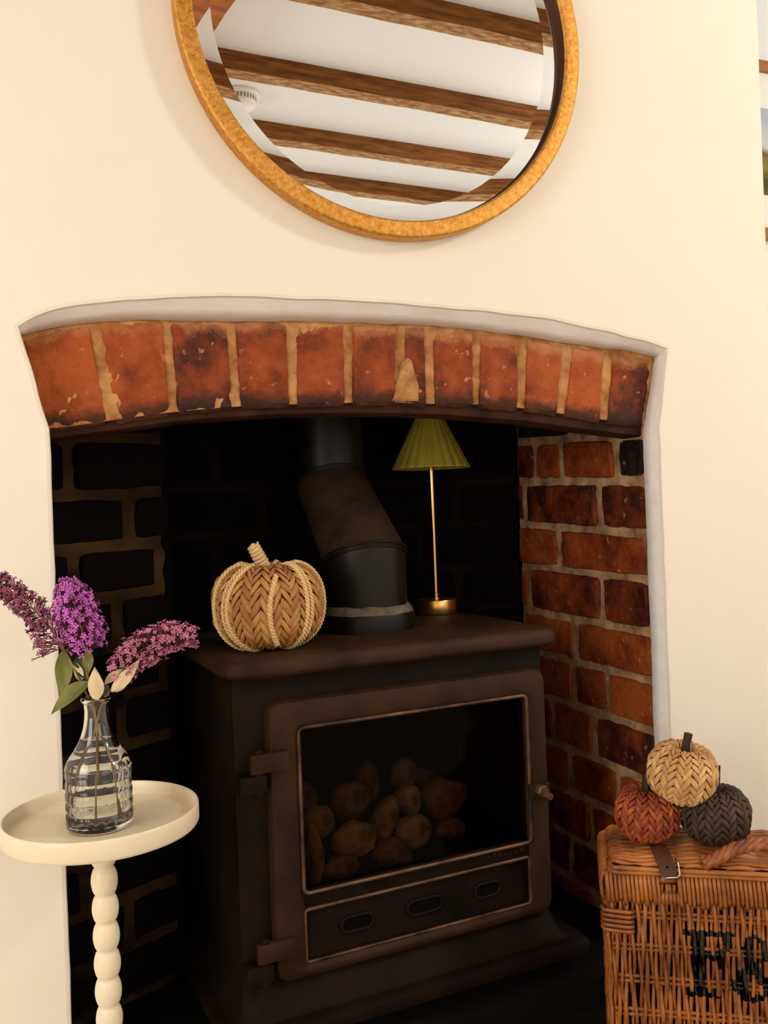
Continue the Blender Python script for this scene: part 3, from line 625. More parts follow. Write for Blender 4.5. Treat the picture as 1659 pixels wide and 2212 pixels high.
# ---------------------------------------------------------------- flue pipe
fl = thing('flue_pipe', 'black flue pipe with a dusty brown bend rising from the stove', 'flue pipe', (.515, .222, ZP))
def pring(c, r, n, tilt=0, k=40):         # ring in a plane tilted back about x
    out = []
    for i in range(k):
        a = 2*PI*i/k; x, y = r*math.cos(a), r*math.sin(a); out.append((c[0]+x, c[1]+y, c[2]-y*math.tan(tilt)))
    return out
g = G(); g.rows([pring((0, 0, z), r, 0) for r, z in ((.0845, 0), (.085, .026), (.0835, .031), (.079, .033), (.074, .033))], True); g.obj('collar', 'flue_paint', fl, smooth='auto')
g = G(); rows = []
for r, z in ((.0835, .030), (.081, .036), (.0775, .040), (.073, .046)):
    rows.append([(x*(1+.02*nz((x, y, z), 60, 1)), y*(1+.02*nz((x, y, z), 60, 1)), zz_+.003*nz((x, y, z), 50, 4)) for x, y, zz_ in pring((0, 0, z), r, 0)])
g.rows(rows, True); g.obj('cement_seal', 'fire_cement', fl)
t1 = math.radians(20); h1 = .128
g = G(); g.rows([pring((0, 0, .032), .0735, 0), pring((0, 0, h1), .0735, 0, t1)], True); g.obj('lower_pipe', 'flue_paint', fl)
c2 = (-.022, .124, .272)
g = G(); g.rows([pring((0, 0, h1), .0755, 0, t1), pring(c2, .0665, 0, t1)], True); g.obj('bend', 'flue_dusty', fl)
g = G(); g.rows([pring((c2[0], c2[1], c2[2]), .0645, 0, t1), pring((c2[0], c2[1], .455), .0645, 0)], True); g.obj('upper_pipe', 'flue_paint', fl)
for c, r in (((0, 0, h1), .0745), (c2, .0665)):
    for dz in (-.004, .004):
        p = pring((c[0], c[1], c[2]+dz), r, 0, t1); g = G(); g.tube(p+[p[0]], .0022, 6, False); g.obj('joint_ring', 'flue_paint', fl)

# ---------------------------------------------------------------- table lamp
lb = PX(943, 1325, z=ZP)
lamp = thing('table_lamp', 'small brass table lamp with a fluted olive green shade', 'lamp', lb)
g = G(); g.lathe([(.036, 0), (.0395, .001), (.0405, .003), (.0405, .027), (.0395, .029), (.037, .0298), (.006, .030)], n=64); g.obj('base', 'brass_brushed', lamp, smooth='auto')
g = G(); g.lathe([(.0075, .030), (.0075, .033), (.0055, .034), (.0055, .037), (.0068, .038), (.0068, .041), (.0046, .042), (.0046, .375)], n=20); g.obj('stem', 'brass', lamp, smooth='auto')
NF = 22
def flute(a, r, z): return 1+.045*(abs(math.cos(NF*a/2))**.8-.5)
g = G(); prof = [(.0212, .4085), (.03, .391), (.045, .361), (.06, .330), (.0765, .2965), (.0785, .2935), (.0775, .2925), (.0745, .2955), (.058, .329), (.043, .360), (.028, .390), (.019, .4065)]
g.lathe(prof, n=NF*8, mod=flute); g.f = [q for q in g.f if len(q) < 10]; g.mi = [0]*len(g.f)
g.rows([[(.0212*flute(a, 0, 0)*math.cos(a), .0212*flute(a, 0, 0)*math.sin(a), .4085) for a in [2*PI*i/(NF*8) for i in range(NF*8)]], [(.017*math.cos(a), .017*math.sin(a), .4095) for a in [2*PI*i/(NF*8) for i in range(NF*8)]]], True, False, True)
g.obj('shade', 'green_glaze', lamp)
g = G(); g.lathe([(.008, .409), (.008, .412), (.004, .4135), (.0001, .414)], n=20); g.obj('finial', 'steel', lamp)

# ---------------------------------------------------------------- woven pumpkins
class Pump:
    def __init__(s, Rr, Hh, lobes=0, lobe_a=0, dim=.35): s.R, s.H, s.n, s.a, s.d = Rr, Hh, lobes, lobe_a, dim
    def p(s, th, v, h=0):
        a = PI*(.045+.915*v); k = 1+s.a*(abs(math.cos(s.n*th/2))-.6) if s.n else 1
        r = s.R*math.sin(a)**.72*k; z = s.H*.5*(1+math.copysign(abs(math.cos(a))**.9, math.cos(a)))
        z -= s.H*s.d*math.exp(-(r/(s.R*.34))**2) if a < PI/2 else -s.H*.1*math.exp(-(r/(s.R*.3))**2)
        return Vector((r*math.cos(th), r*math.sin(th), z))
    def q(s, th, v, h):
        e = 1e-3; a = s.p(th, v); n = (s.p(th+e, v)-a).cross(s.p(th, v+e)-a)
        n = n.normalized() if n.length > 0 else Vector((0, 0, 1))
        if n.dot(a-Vector((0, 0, s.H/2))) < 0: n = -n
        return a+n*h
def braid(P, th0, half, rows, puff, rr, slant=.9, v0=0.02, v1=.97):
    g = G(); dv = (v1-v0)/rows
    for k in range(-1, rows+1):
        for sd in (-1, 1):
            vc = v0+dv*(k+.5+(.5 if sd > 0 else 0)); nu, nv = 6, 5; pts = []
            wj = half*rr.uniform(.96, 1.06); sl = slant*rr.uniform(.8, 1.2); hh = puff*rr.uniform(.75, 1.2)
            for j in range(nv):
                for i in range(nu):
                    u = i/(nu-1); w = j/(nv-1)
                    th = th0+sd*wj*(1.02-1.1*u); v = vc+dv*(-sl*.55+sl*1.1*u)+dv*(w-.5)*(1.06-.6*abs(u-.5))
                    v = min(1, max(0, v))
                    edge = (math.sin(PI*(.04+.92*u))**.5)*(math.sin(PI*(.06+.88*w))**.55)
                    h = hh*edge*1.15-puff*.35+puff*.40*(w-.45)+puff*.25*u
                    pts.append(P.q(th, v, h))
            g.add(pts, [(j*nu+i, j*nu+i+1, (j+1)*nu+i+1, (j+1)*nu+i) for j in range(nv-1) for i in range(nu-1)])
    return g
def rope(g, path, nrm, r, pitch, n=6, strands=2, sub=8):
    P = smooth_line(resample(path, max(8, int(sum((Vector(path[i+1])-Vector(path[i])).length for i in range(len(path)-1))/pitch*sub))), 1)
    for k in range(strands):
        pts = []; dist = 0
        for i, p in enumerate(P):
            t = (P[min(i+1, len(P)-1)]-P[max(i-1, 0)]).normalized(); nn = nrm(p); nn = (nn-t*nn.dot(t)).normalized(); b = t.cross(nn)
            if i: dist += (P[i]-P[i-1]).length
            a = 2*PI*dist/pitch/1.0+2*PI*k/strands; pts.append(p+(nn*math.sin(a)+b*math.cos(a))*r*.62)
        g.tube(pts, r*.72, n)
def pumpkin(name, label, loc, Rr, Hh, nb, rows, puff, m, seed, rz=0, tiltx=0, tilty=0, lobes=0, lobe_a=0, slant=.9, v0=.02):
    t = thing(name, label, 'pumpkin', loc, rz, 'woven pumpkins'); t.rotation_euler = (tiltx, tilty, rz)
    P = Pump(Rr, Hh, lobes, lobe_a); rr = random.Random(seed)
    for i in range(nb):
        braid(P, 2*PI*i/nb, PI/nb, rows+rr.choice((-1, 0, 1)), puff, rr, slant, v0=v0).obj('braid', m, t)
    g = G(); rows_ = [[P.q(2*PI*i/24, j/16, -puff*.6) for i in range(24)] for j in range(17)]; g.rows(rows_, True); o = g.obj('core', 'core_shadow' if False else {'seagrass': 'under_tan', 'jute_pale': 'under_tan', 'jute_rust': 'under_rust', 'jute_dark': 'stem_bark'}[m], t); 
    return t, P, rr
pb = PX(582, 1398, z=ZP)
t, P, rr = pumpkin('woven_pumpkin', 'large tan pumpkin of braided leaf strips on the stove top', (pb.x, pb.y, ZP+.0005), .0855, .139, 17, 12, .0046, 'seagrass', 3, rz=.12, slant=1.2)
for th, v0_, v1_, dth in ((-1.2, .06, .95, .03), (-1.12, .06, .95, .05), (-2.42, .09, .97, -.34), (-2.33, .1, .97, -.34), (-.35, .06, .95, 0), (.0, .06, .95, 0), (-2.95, .06, .95, -.1), (.9, .06, .95, 0), (2.2, .06, .95, 0)):
    path = [P.q(th+dth*math.sin(PI*k/14), v0_+(v1_-v0_)*k/14, .0045) for k in range(15)]
    g = G(); rope(g, path, lambda p: (p-Vector((0, 0, .07))).normalized(), .0030, .012); g.obj('cord', 'cord_cream', t)
path = [P.q(-1.72-.16*math.sin(PI*k/10), .26+.54*k/10+.0, .005) for k in range(11)]
g = G(); rope(g, path, lambda p: (p-Vector((0, 0, .07))).normalized(), .0034, .012); g.obj('cord', 'cord_cream', t)
# wound stem
g = G(); pth = [(.003, 0, .088), (0, 0, .115), (-.008, -.002, .135), (-.018, -.005, .153), (-.0255, -.008, .1665)]
cpts = smooth_line(resample(pth, 60), 2)
g.tube(cpts, [.0115-.0035*(i/59)+.0012*abs(math.sin(i*PI/5)) if i < 56 else .0092-.0022*(i-55) for i in range(60)], 12); o = g.obj('stem', 'cord_cream', t)
g = G(); hel = []
for i in range(240):
    k = i/239*57; i0 = min(58, int(k)); p = cpts[i0].lerp(cpts[i0+1], k-i0); a = 2*PI*i/239*13; q = Vector((math.cos(a), math.sin(a), 0)); tt = (cpts[i0+1]-cpts[i0]).normalized(); q = (q-tt*q.dot(tt)).normalized()
    hel.append(p+q*(.0122-.0036*k/59))
g.tube(hel, .0019, 5); g.obj('winding', 'cord_cream', o)

# ---------------------------------------------------------------- wicker hamper
BD = 1.30
B0 = PX(1310, 1885, d=BD); al = PSI+math.radians(12); K = BD/1.15
BW, BDp, BH = .42, .165, B0.z
hm = thing('wicker_hamper', 'brown wicker hamper with leather strap and black painted letters', 'hamper', (B0.x, B0.y, 0), -al)
# local axes: x along the front, y back towards the wall, z up
rr = random.Random(11)
rodz = [B0.z-(.376-z)*K for z in (.3238, .2818, .241, .1989, .157, .115, .073)]
rodz = [z for z in rodz if z > .02]
def face(prefix, mapf, width, front_face):
    n = int(width/(.0052*K)); paths = []
    for i in range(n+1):
        x = width*i/n; pts = []; rad = .0026*K*rr.uniform(.8, 1.12); lean = rr.uniform(-.002, .002)
        zs = [BH-.012]+sum([[ (BH-.03 if j == 0 else (rodz[j-1]+rodz[j])/2), rodz[j]] for j in range(len(rodz))], [])+[.004]
        keys = [0]
        for j in range(len(rodz)):
            keys += [0, (.0034*K if (i+j) % 2 else -.0036*K)]
        keys += [0]
        zz = []; m_ = 34
        for k in range(m_+1):
            z = zs[0]+(zs[-1]-zs[0])*k/m_; a = 0
            for q in range(len(zs)-1):
                if zs[q] >= z >= zs[q+1]:
                    w = (zs[q]-z)/max(1e-6, zs[q]-zs[q+1]); w = w*w*(3-2*w); a = keys[q]*(1-w)+keys[q+1]*w
            dx = lean*math.sin(z*9+i)+.0011*math.sin(z*75+i*2.1)+.004*K*(BH-z)/BH*((i % 2)-.5)*.4
            pts.append(Vector(mapf(x+dx, -a, z)))
        g = G(); g.tube(pts, rad, 6); g.obj('cane', 'willow', hm); paths.append((x, pts, rad))
        # border wrap over the rim
        if front_face and abs(x-.0755*K) < .0125*K: continue
        g = G(); top = BH+.001
        for xo in (0,):
            r2 = .0027*K*rr.uniform(.85, 1.1); zl_ = BH-(.034+rr.uniform(-.004, .004))*K
            g.tube([mapf(x+xo, .010, top-.004), mapf(x+xo, .004, top+.001), mapf(x+xo, -.003*K, top-.002), mapf(x+xo, -.0062*K, top-.010), mapf(x+xo+.0008, -.0068*K, (top+zl_)/2), mapf(x+xo+.0016, -.006*K, zl_+.004), mapf(x+xo+.002, -.002*K, zl_-.003)], r2, 6)
        g.obj('rim_cane', 'willow', hm)
    for z in rodz:
        for dz in (-.0032*K, .0032*K):
            g = G(); g.tube([mapf(width*k/12, .0022+.0008*rr.uniform(-1, 1), z+dz+.0006*rr.uniform(-1, 1)) for k in range(13)], .0026*K, 6); g.obj('rod', 'willow', hm)
    return paths
fpaths = face('front', lambda x, y, z: (x, y, z), BW, True)
face('left', lambda x, y, z: (y, x+.004, z), BDp-.004, False)
face('right', lambda x, y, z: (BW-y, x+.004, z), BDp-.004, False)
g = G(); g.box((.011, .011, .002), (BW-.011, BDp, BH-.012)); g.obj('gap_backing', 'willow_gap_shade', hm, smooth=False)  # added dark block behind the canes, stands in for the shaded inside
g = G(); g.box((0, BDp-.004, .002), (BW, BDp+.002, BH)); g.obj('back_panel', 'willow', hm, smooth=False)
# corner binding
for k in range(5):
    g = G(); z = BH-(.046+.0062*k)*K
    g.tube([(-.006*K, .016, z), (-.0075*K, .004, z), (-.005*K, -.006*K, z+.001), (.004, -.0085*K, z+.0012), (.026*K, -.0085*K, z-.0006), (.031*K, -.005, z-.001)], .0026*K, 6); g.obj('corner_binding', 'willow', hm)
# peg and loop in the gap of the rim
g = G(); g.tube([(.061*K, .001, BH-.0055*K), (.089*K, .001, BH-.0045*K)], .0052*K, 10); g.obj('toggle_peg', 'willow', hm)
g = G(); g.box((.062*K, .006, BH-.03*K), (.088*K, .012, BH)); g.obj('rim_gap', 'willow_gap_shade', hm, smooth=False)
for k in range(6):
    g = G(); x = (.0635+.0048*k)*K; g.tube([(x, .004, BH-.021*K), (x, -.005*K, BH-.0225*K), (x, -.0062*K, BH-.034*K)], .0026*K, 6); g.obj('rim_cane', 'willow', hm)
# lid: rows of willow weaving over hidden ribs, turned down at the ends
LX0, LX1 = .006, BW-.006
def lid_z(x, y):
    e = min(x-LX0, LX1-x, y+.002, BDp-.006-y); e = max(0, e); return BH+.006+.012*(1-math.exp(-e/.011))
nrow = 20; lidrows = []
for k in range(nrow):
    y0_ = -.003+(BDp-.012)*(k/(nrow-1))**1.0; pts = []; ph = (k//2) % 2
    for i in range(111):
        x = LX0+(LX1-LX0)*i/110; e = min(x-LX0, LX1-x); y = y0_
        if e < .03: y = y0_+(.03-e)**2*(14 if k < 14 else 2)
        zz = lid_z(x, y_ if (y_ := y0_) is not None else 0)
        tri = abs(((x-.012)/.058) % 1*2-1)*2-1; w = math.sin(2*PI*(x-.02)/.058+PI*(k % 2))
        pts.append((x, y-.0022*tri, zz+.0006*w+.0022*tri))
    g = G(); g.tube(pts, lambda i, s=rr.uniform(.9, 1.1): .0038*s, 6); g.obj('lid_cane', 'willow', hm)
for dz, yy in ((.0, -.0045), (.0058, -.006)):
    g = G(); g.tube([(LX0-.002, yy+.03, BH+.004+dz), (LX0-.001, yy+.01, BH+.004+dz), (LX0+.006, yy, BH+.004+dz)]+[(LX0+.012+(LX1-LX0-.024)*k/10, yy+.0008*rr.uniform(-1, 1), BH+.004+dz+.001*rr.uniform(-1, 1)) for k in range(11)]+[(LX1-.006, yy, BH+.004+dz), (LX1+.001, yy+.03, BH+.004+dz)], .0036, 6); g.obj('lid_border', 'willow', hm)
g = G(); g.box((LX0+.004, .002, BH-.002), (LX1-.004, BDp-.01, BH+.012)); g.obj('lid_core', 'willow_gap_shade', hm, smooth=False)
# strap and buckle
g = G(); sx0 = .0605*K; rows = []
for (dx, y, z) in ((-.004, .045, BH+.0275), (-.003, .034, BH+.027), (-.001, .018, BH+.026), (.001, .007, BH+.023), (.003, -.002, BH+.0175), (.0055, -.0115, BH+.010), (.007, -.0145, BH+.003)):
    rows.append([(sx0+dx+a*.0215*K, y+.002*(1-abs(2*a-1))*-1, z) for a in (0, .08, .5, .92, 1)])
g.rows(rows); bot = [[(x, y+.0025, z-.0028) for x, y, z in r] for r in rows]; g.rows(bot); g.rows([[r[0] for r in rows], [r[0] for r in bot]]); g.rows([[r[-1] for r in rows], [r[-1] for r in bot]]); g.rows([rows[-1], bot[-1]])
sp_ = g.obj('strap', 'leather', hm, smooth='auto')
g = G(); g.lathe([(.0016, 0), (.0001, .0004)], n=10); o = g.obj('punched_hole', 'soot', sp_); o.location = (sx0+.0145*K, -.0085, BH+.0155); o.rotation_euler = (math.radians(50), 0, 0)
bx_ = sx0+.006
g = G(); g.tube([(bx_-.001, -.0165, BH+.002), (bx_+.020*K, -.0165, BH+.0045), (bx_+.0235*K, -.0155, BH+.008), (bx_+.0225*K, -.009, BH+.020), (bx_+.0200*K, -.0035, BH+.0255)], .0014, 8); g.obj('buckle', 'steel', hm)
# twisted handle on the lid
hx = .128*K
path = [(hx-.010, .000, BH+.019), (hx+.004, .002, BH+.0235), (hx+.018, .004, BH+.031), (hx+.034, .006, BH+.040), (hx+.056, .008, BH+.046), (hx+.085, .009, BH+.048), (hx+.115, .008, BH+.046), (hx+.140, .006, BH+.039), (hx+.158, .004, BH+.030), (hx+.172, .002, BH+.022)]
g = G(); rope(g, path, lambda p: Vector((0, -1, .3)).normalized(), .0076, .05, n=7, strands=4, sub=14); g.obj('handle', 'willow', hm)
# painted letters F & : glossy black on the canes themselves
def in_F(X, Y):
    if .17 <= X <= .45 and 0 <= Y <= 1: return True
    if 0 <= X <= 1 and .905 <= Y <= 1: return True
    if X >= .72 and .72 <= Y <= 1 and X <= 1.02 and (X-.72)/.26 > (1-Y)/.28*.62: return True
    if .45 <= X <= .76 and .56 <= Y <= .66: return True
    if ((X-.77)/.09)**2+((Y-.585)/.17)**2 <= 1: return True
    return .02 <= X <= .68 and 0 <= Y <= .1
def seg(px, py, ax, ay, bx, by):
    dx, dy = bx-ax, by-ay; t = max(0, min(1, ((px-ax)*dx+(py-ay)*dy)/(dx*dx+dy*dy))); return math.hypot(px-ax-t*dx, py-ay-t*dy)
def in_amp(x, y):
    e = lambda cx, cy, rx, ry: ((x-cx)/rx)**2+((y-cy)/ry)**2
    if e(1512, 1195, 112, 138) <= 1 and e(1528, 1195, 46, 100) > 1: return True
    if e(1470, 1510, 168, 168) <= 1 and e(1500, 1500, 78, 112) > 1 and not (x > 1560 and y < 1500): return True
    if seg(x, y, 1450, 1290, 1700, 1640) < 46 or seg(x, y, 1690, 1400, 1570, 1610) < 20: return True
    return seg(x, y, 1640, 1392, 1750, 1392) < 14
FS0, FS1, FZ0, FZ1 = .0903*K, .1506*K, BH-(.3755-.2251)*K, BH-(.3755-.3091)*K
g = G()
for x, pts, rad in fpaths:
    run = []
    fine = resample(pts, 240)
    for q in fine+[None]:
        ins = False
        if q is not None:
            ins = in_F((q.x-FS0)/(FS1-FS0), (q.z-FZ0)/(FZ1-FZ0))
            if not ins:
                zx = 845+(q.x-FS0)/(FS1-FS0)*465; zy = 1655-(q.z-FZ0)/(FZ1-FZ0)*615; ins = in_amp(zx, zy)
        if ins: run.append(q)
        else:
            if len(run) > 2: g.tube(run, rad+.0007, 7)
            run = []
for z in rodz:
    for dz in (-.0032*K, .0032*K):
        run = []
        for k in range(320):
            x = BW*k/319
            ins = in_F((x-FS0)/(FS1-FS0), (z+dz-FZ0)/(FZ1-FZ0)) or in_amp(845+(x-FS0)/(FS1-FS0)*465, 1655-(z+dz-FZ0)/(FZ1-FZ0)*615)
            if ins: run.append((x, .0022, z+dz))
            else:
                if len(run) > 2: g.tube(run, .0032*K, 7)
                run = []
o = g.obj('lettering', 'paint_black', hm); o['label'] = 'black painted letters F and ampersand on the wicker front'

# small pumpkins on the hamper lid
def on_lid(px, py): return PX(px, py, z=BH+.0245)
o1 = on_lid(1401, 1815); o2 = on_lid(1551, 1822); o2 += Vector((_rt.x, _rt.y, 0))*.0+Vector((fw.x, fw.y, 0))*.008; o1 += Vector((fw.x, fw.y, 0))*.004
def small(label, loc, m, seed, Rr, Hh, stem_dx=0, tiltx=0, tilty=0, rz=0, curl=False):
    t, P, rr = pumpkin('woven_pumpkin', label, loc, Rr, Hh, 13, 10, .0042, m, seed, rz=rz, tiltx=tiltx, tilty=tilty, lobes=5, lobe_a=.05, slant=1.0)
    g = G(); zb_ = Hh*.60
    if curl: pts = [(0, 0, zb_), (.005, 0, Hh*.95), (.009, 0, Hh*1.15), (.0125, .001, Hh*1.34)]; rad = [.0075, .0055, .0036, .0028]
    else: pts = [(0, 0, zb_), (.0, 0, Hh*.9), (.0015, 0, Hh*1.05), (.003, 0, Hh*1.19)]; rad = [.0075, .0068, .0064, .0066]
    g.tube(pts, rad, 6); g.obj('stem', 'stem_bark', t, smooth='auto'); return t
small('rust orange braided pumpkin on the hamper, beside the brick', o1+Vector((0, 0, .001)), 'jute_rust', 21, .0455, .080, rz=.5, tilty=.02)
small('dark brown braided pumpkin on the hamper, beside the rope handle', o2+Vector((0, 0, .001)), 'jute_dark', 22, .0485, .083, rz=.1, curl=True)
pm = (o1+o2)/2; tp = PX(1466, 1726, d=(pm-CAMP).dot(fw)-.006)
small('pale straw braided pumpkin balanced on top of the two others', tp+Vector((0, 0, 0)), 'jute_pale', 23, .0478, .086, rz=.2, tiltx=.16, tilty=.05)

# ---------------------------------------------------------------- side table
TC = Vector((.037, -.149, 0)); TZ = .5; TR = .1165
tb = thing('tray_table', 'small cream pedestal table with a rimmed round top and bobbin stem', 'side table', TC)
g = G(); g.lathe([(.0001, TZ-.0262), (TR-.006, TZ-.0262), (TR-.002, TZ-.0245), (TR, TZ-.021), (TR, TZ-.003), (TR-.0008, TZ-.0008), (TR-.002, TZ), (TR-.0036, TZ-.0006), (TR-.0045, TZ-.0025), (TR-.0055, TZ-.0135), (TR-.008, TZ-.0155), (.0001, TZ-.0158)], n=128); g.obj('tray_top', 'enamel_cream', tb, smooth='auto')
prof = [(.0155, TZ-.0258), (.0155, TZ-.029), (.0135, TZ-.0335), (.0112, TZ-.037)]; z = TZ-.037; pitch = .0338
while z-pitch > .05:
    for k in range(1, 13):
        a = k/12; prof.append((.0108+.0052*math.sin(PI*a)**.62, z-pitch*a))
    z -= pitch
prof += [(.013, .04), (.016, .03)]
g = G(); g.lathe(prof, n=36); g.obj('bobbin_stem', 'enamel_cream', tb)
g = G(); g.lathe([(.016, .03), (.03, .024), (.085, .014), (.098, .010), (.1, .006), (.1, 0)], n=72); g.obj('foot', 'enamel_cream', tb)

# ---------------------------------------------------------------- vase
VB = PX(217, 1784, z=TZ-.0158); VB.z = TZ-.0156
VS = 1.0
vs = thing('glass_vase', 'clear cut glass bottle vase half filled with water on the tray', 'vase', VB)
def cut(a, r, z):
    if .008 < z < .072 and r > .035:
        band = abs(math.sin(PI*(z-.008)/.0128)); colm = abs(math.cos(10*a))
        return 1-.045*(1-band**.5)-.035*(1-colm**.6)
    return 1
prof = [(.0001, .0), (.034, .0), (.037, .0015), (.0385, .004)]+[(.0392, .006+.066*k/40) for k in range(41)]+[(.0385, .075), (.0365, .080), (.0325, .0862), (.0275, .0935), (.0225, .1018), (.0185, .111), (.0157, .121), (.0142, .131), (.0137, .14), (.0142, .1475), (.0155, .150), (.0172, .1512), (.0178, .1534), (.017, .1556), (.0152, .1562), (.0132, .155), (.0122, .150), (.0115, .14), (.0119, .131), (.0135, .121), (.0163, .111), (.0203, .1018), (.0252, .0935), (.0302, .0862), (.034, .080), (.0356, .074), (.0358, .012), (.034, .0075), (.0001, .0068)]
g = G(); g.lathe(prof, n=120, mod=cut); g.obj('bottle', 'clear_glass', vs)
wl = .1075
g = G(); g.lathe([(.0001, .0066), (.0342, .0073), (.0361, .012), (.0359, .074), (.0343, .0802), (.0305, .0864), (.0255, .0937), (.0206, .102), (.0184, wl-.0002), (.0175, wl), (.0001, wl)], n=72); g.obj('water', 'water', vs)

# ---------------------------------------------------------------- flower sprays
DV = (VB-CAMP).dot(fw)
def zp(x, y, dd=0): return PX(x*.2983, 1200+y*.2984, d=DV+dd)       # from the close-up measurements around the vase
def spray(name, label, stem_pts, axis, radf, n, mats, seed, fl=.006, dens=None):
    base = stem_pts[0]; t = thing(name, label, 'flower', base); rr = random.Random(seed); o_ = Vector(base)
    g = G(); sp = smooth_line(resample([Vector(p)-o_ for p in stem_pts], 30), 2); g.tube(sp, [.0017-.0005*i/29 for i in range(30)], 7); g.obj('stem', 'plant_stem', t)
    ax = smooth_line(resample([Vector(p)-o_ for p in axis], 40), 3); g = G(); g.tube(ax, .0009, 5); g.obj('flower_axis', 'plant_stem', t)
    g = G()
    for k in range(n):
        s = rr.random() if not dens else dens(rr); i = min(38, int(s*39)); p = ax[i].lerp(ax[i+1], s*39-i); T = (ax[i+1]-ax[i]).normalized()
        u = T.orthogonal().normalized(); w = T.cross(u); a = rr.uniform(0, 2*PI)
        d = (math.cos(a)*u+math.sin(a)*w+T*rr.uniform(.0, .7)).normalized(); ln = radf(s)*rr.uniform(.72, 1.08)
        tip = p+d*ln; st_ = p+d*ln*rr.uniform(.2, .45); b1 = d.orthogonal().normalized(); b2 = d.cross(b1); r0 = .0006
        g.cur = 1; g.tube([st_, (st_+tip)/2, tip], [r0*.8, r0, r0*1.4], 4, False)
        g.cur = 0; sz = fl*rr.uniform(.42, .62); a0 = rr.uniform(0, PI)
        nod = (b1*rr.uniform(-.4, .4)+b2*rr.uniform(-.4, .4)+d).normalized(); c1 = (b1-nod*b1.dot(nod)).normalized(); c2_ = nod.cross(c1)
        vs_ = [tip-nod*.0005]; fs = []
        for q in range(4):
            a = a0+q*PI/2
            for da, ra, hgt in ((-.5, .62, .0007), (-.25, 1.0, .0009), (.25, 1.0, .0009), (.5, .62, .0007)):
                vs_.append(tip+nod*hgt+(c1*math.cos(a+da)+c2_*math.sin(a+da))*sz*ra)
            b_ = 1+q*4; fs += [(0, b_, b_+1), (0, b_+1, b_+2), (0, b_+2, b_+3)]
        g.add(vs_, fs)
    o = g.obj('florets', mats, t, smooth=False); o['kind'] = 'stuff'; o['label'] = 'mass of tiny tubular florets'
    return t, o_
def leaf(t, o_, base, tip, w, bend, face, m, seed=0, fold=.25, name='leaf'):
    a, b = Vector(base)-o_, Vector(tip)-o_; ax = (b-a); L = ax.length; ax.normalize(); f = Vector(face); f = (f-ax*f.dot(ax)).normalized(); sd = ax.cross(f); g = G(); rows = []
    for i in range(13):
        s = i/12; wd = w*.43*math.sin(PI*min(1, s**.85*.98+.02))**.95*(1-.2*s)+.0002; c = a+ax*L*s+bend*math.sin(PI*s)*L*(f*.7+sd*.3)
        row = []
        for j in range(-3, 4):
            q = j/3; row.append(c+sd*wd*q+f*(-fold*wd*(1-abs(q))+.0008*math.sin(9*s+seed+j)))
        rows.append(row)
    g.rows(rows); o = g.obj(name, m, t)
    return o
toC = -fw
neck = zp(700, 1090); foot1 = zp(860, 1940, .0); foot2 = zp(545, 1800, .005); foot3 = zp(712, 1960, -.006)
z_in = VB.z+.009
def inside(p, zmin=z_in):                  # keep the stem foot on the inside of the bottle
    q = Vector(p); d = Vector((q.x-VB.x, q.y-VB.y, 0)); r = d.length
    if r > .029: q.x, q.y = VB.x+d.x/r*.029, VB.y+d.y/r*.029
    q.z = max(q.z, zmin); return q
def at_axis(z, dx, dy=0): return Vector((VB.x, VB.y, VB.z+z))+_rt*dx+fw*dy
f1 = at_axis(.010, .0225, -.004); f2 = at_axis(.032, -.0245, .004); f3 = at_axis(.010, -.0005, -.012)
# wilted dark spray reaching out to the left
s1, o1_ = spray('flower_spray', 'dark wilting purple flower spray leaning out over the wall edge',
    [f1, at_axis(.07, .015), at_axis(.118, .0015), at_axis(.15, -.006), zp(600, 950, .004), zp(500, 740, .006), zp(440, 640, .01)],
    [zp(455, 690, .01), zp(400, 560, .012), zp(300, 440, .014), zp(180, 340, .016), zp(60, 240, .018), zp(-60, 170, .02)], lambda s: .0275*(1-s)**.5*(.8+.2*math.cos(6*s))+.006, 460, ['petal_dark', 'floret_tube'], 41, fl=.0064)
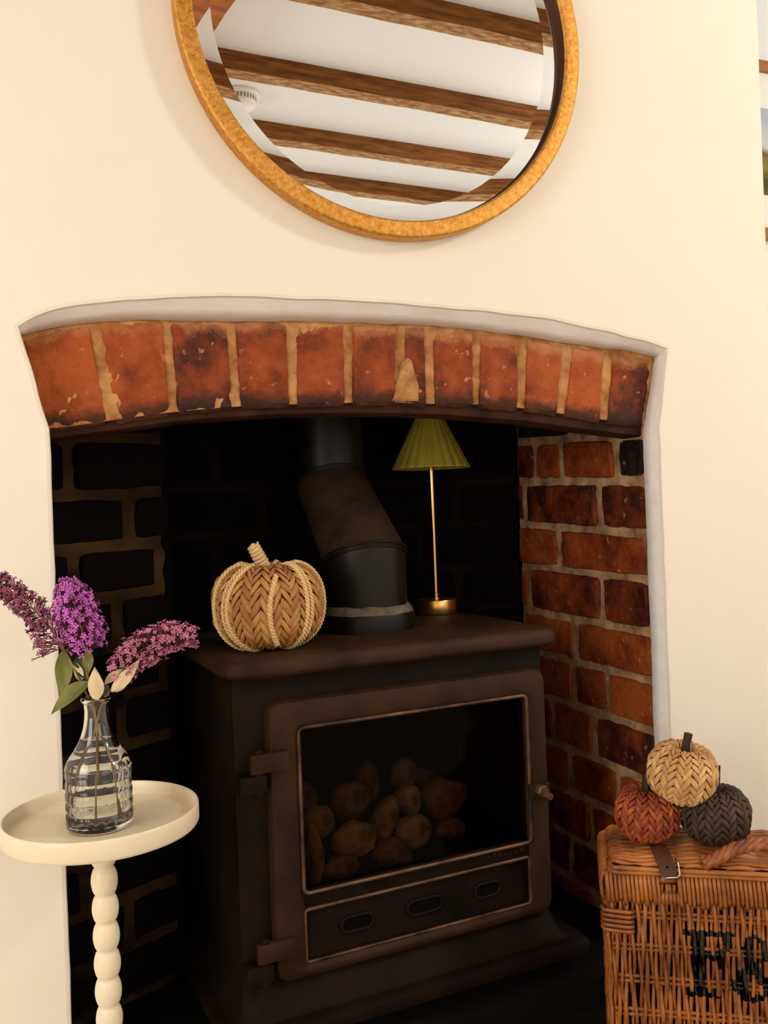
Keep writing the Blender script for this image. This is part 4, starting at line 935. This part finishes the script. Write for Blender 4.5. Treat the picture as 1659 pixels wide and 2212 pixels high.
# bright spray pointing at the viewer
s2, o2_ = spray('flower_spray', 'bright violet pink flower spray, the fullest of the three',
    [f3, at_axis(.07, .0015, -.006), at_axis(.118, .0, .0), at_axis(.15, -.003), zp(640, 900, -.004), zp(610, 740, -.008)],
    [zp(640, 690, -.008), zp(600, 560, -.012), zp(555, 420, -.018), zp(520, 300, -.026), zp(492, 205, -.032)], lambda s: .0275*math.sin(PI*(.2+.74*s))**.7*(1-.15*s)+.003, 520, ['petal_bright', 'floret_tube'], 42, fl=.0066)
# arching spray to the right
s3, o3_ = spray('flower_spray', 'dusty pink flower spray arching over the dark fireplace opening',
    [f2, at_axis(.07, -.017), at_axis(.118, -.0015), at_axis(.15, .007), zp(800, 980, 0), zp(850, 880, 0), zp(900, 810, 0)],
    [zp(820, 860, 0), zp(900, 790, 0), zp(1000, 700, .0), zp(1120, 630, .0), zp(1260, 575, .0), zp(1400, 590, .0)], lambda s: .0245*math.sin(PI*(.22+.6*s))**.8*(1-.25*s)+.0015, 430, ['petal_pink', 'floret_tube'], 43, fl=.0060)
leaf(s1, o1_, zp(455, 690, .004), zp(432, 1030, -.002), .027, -.10, toC, 'leaf_green', 1)
leaf(s1, o1_, zp(650, 912, -.006), zp(374, 1150, -.012), .027, .12, (toC+up*.8), 'leaf_green', 2)
leaf(s2, o2_, zp(640, 680, -.01), zp(640, 865, -.014), .017, .05, toC, 'leaf_green', 3)
leaf(s2, o2_, zp(560, 730, .004), zp(625, 905, .004), .024, -.05, toC, 'leaf_deep', 4)
o = leaf(s2, o2_, zp(700, 1052, -.015), zp(684, 806, -.012), .024, .05, toC, 'leaf_pale', 5, fold=-.3); o['label'] = 'pale felted underside of a leaf'
leaf(s3, o3_, zp(806, 985, -.006), zp(1016, 748, -.012), .019, .10, toC, 'leaf_pale', 6, fold=-.2)
leaf(s3, o3_, zp(755, 930, -.004), zp(892, 820, -.006), .012, -.12, toC, 'leaf_pale', 7)
leaf(s3, o3_, zp(912, 905, -.002), zp(836, 990, -.004), .014, .08, toC, 'leaf_pale', 8)
leaf(s3, o3_, zp(760, 1030, .004), zp(700, 930, .01), .03, .05, toC, 'leaf_deep', 9)
leaf(s1, o1_, zp(590, 910, .006), zp(540, 760, .006), .014, .05, toC, 'leaf_pale', 10)
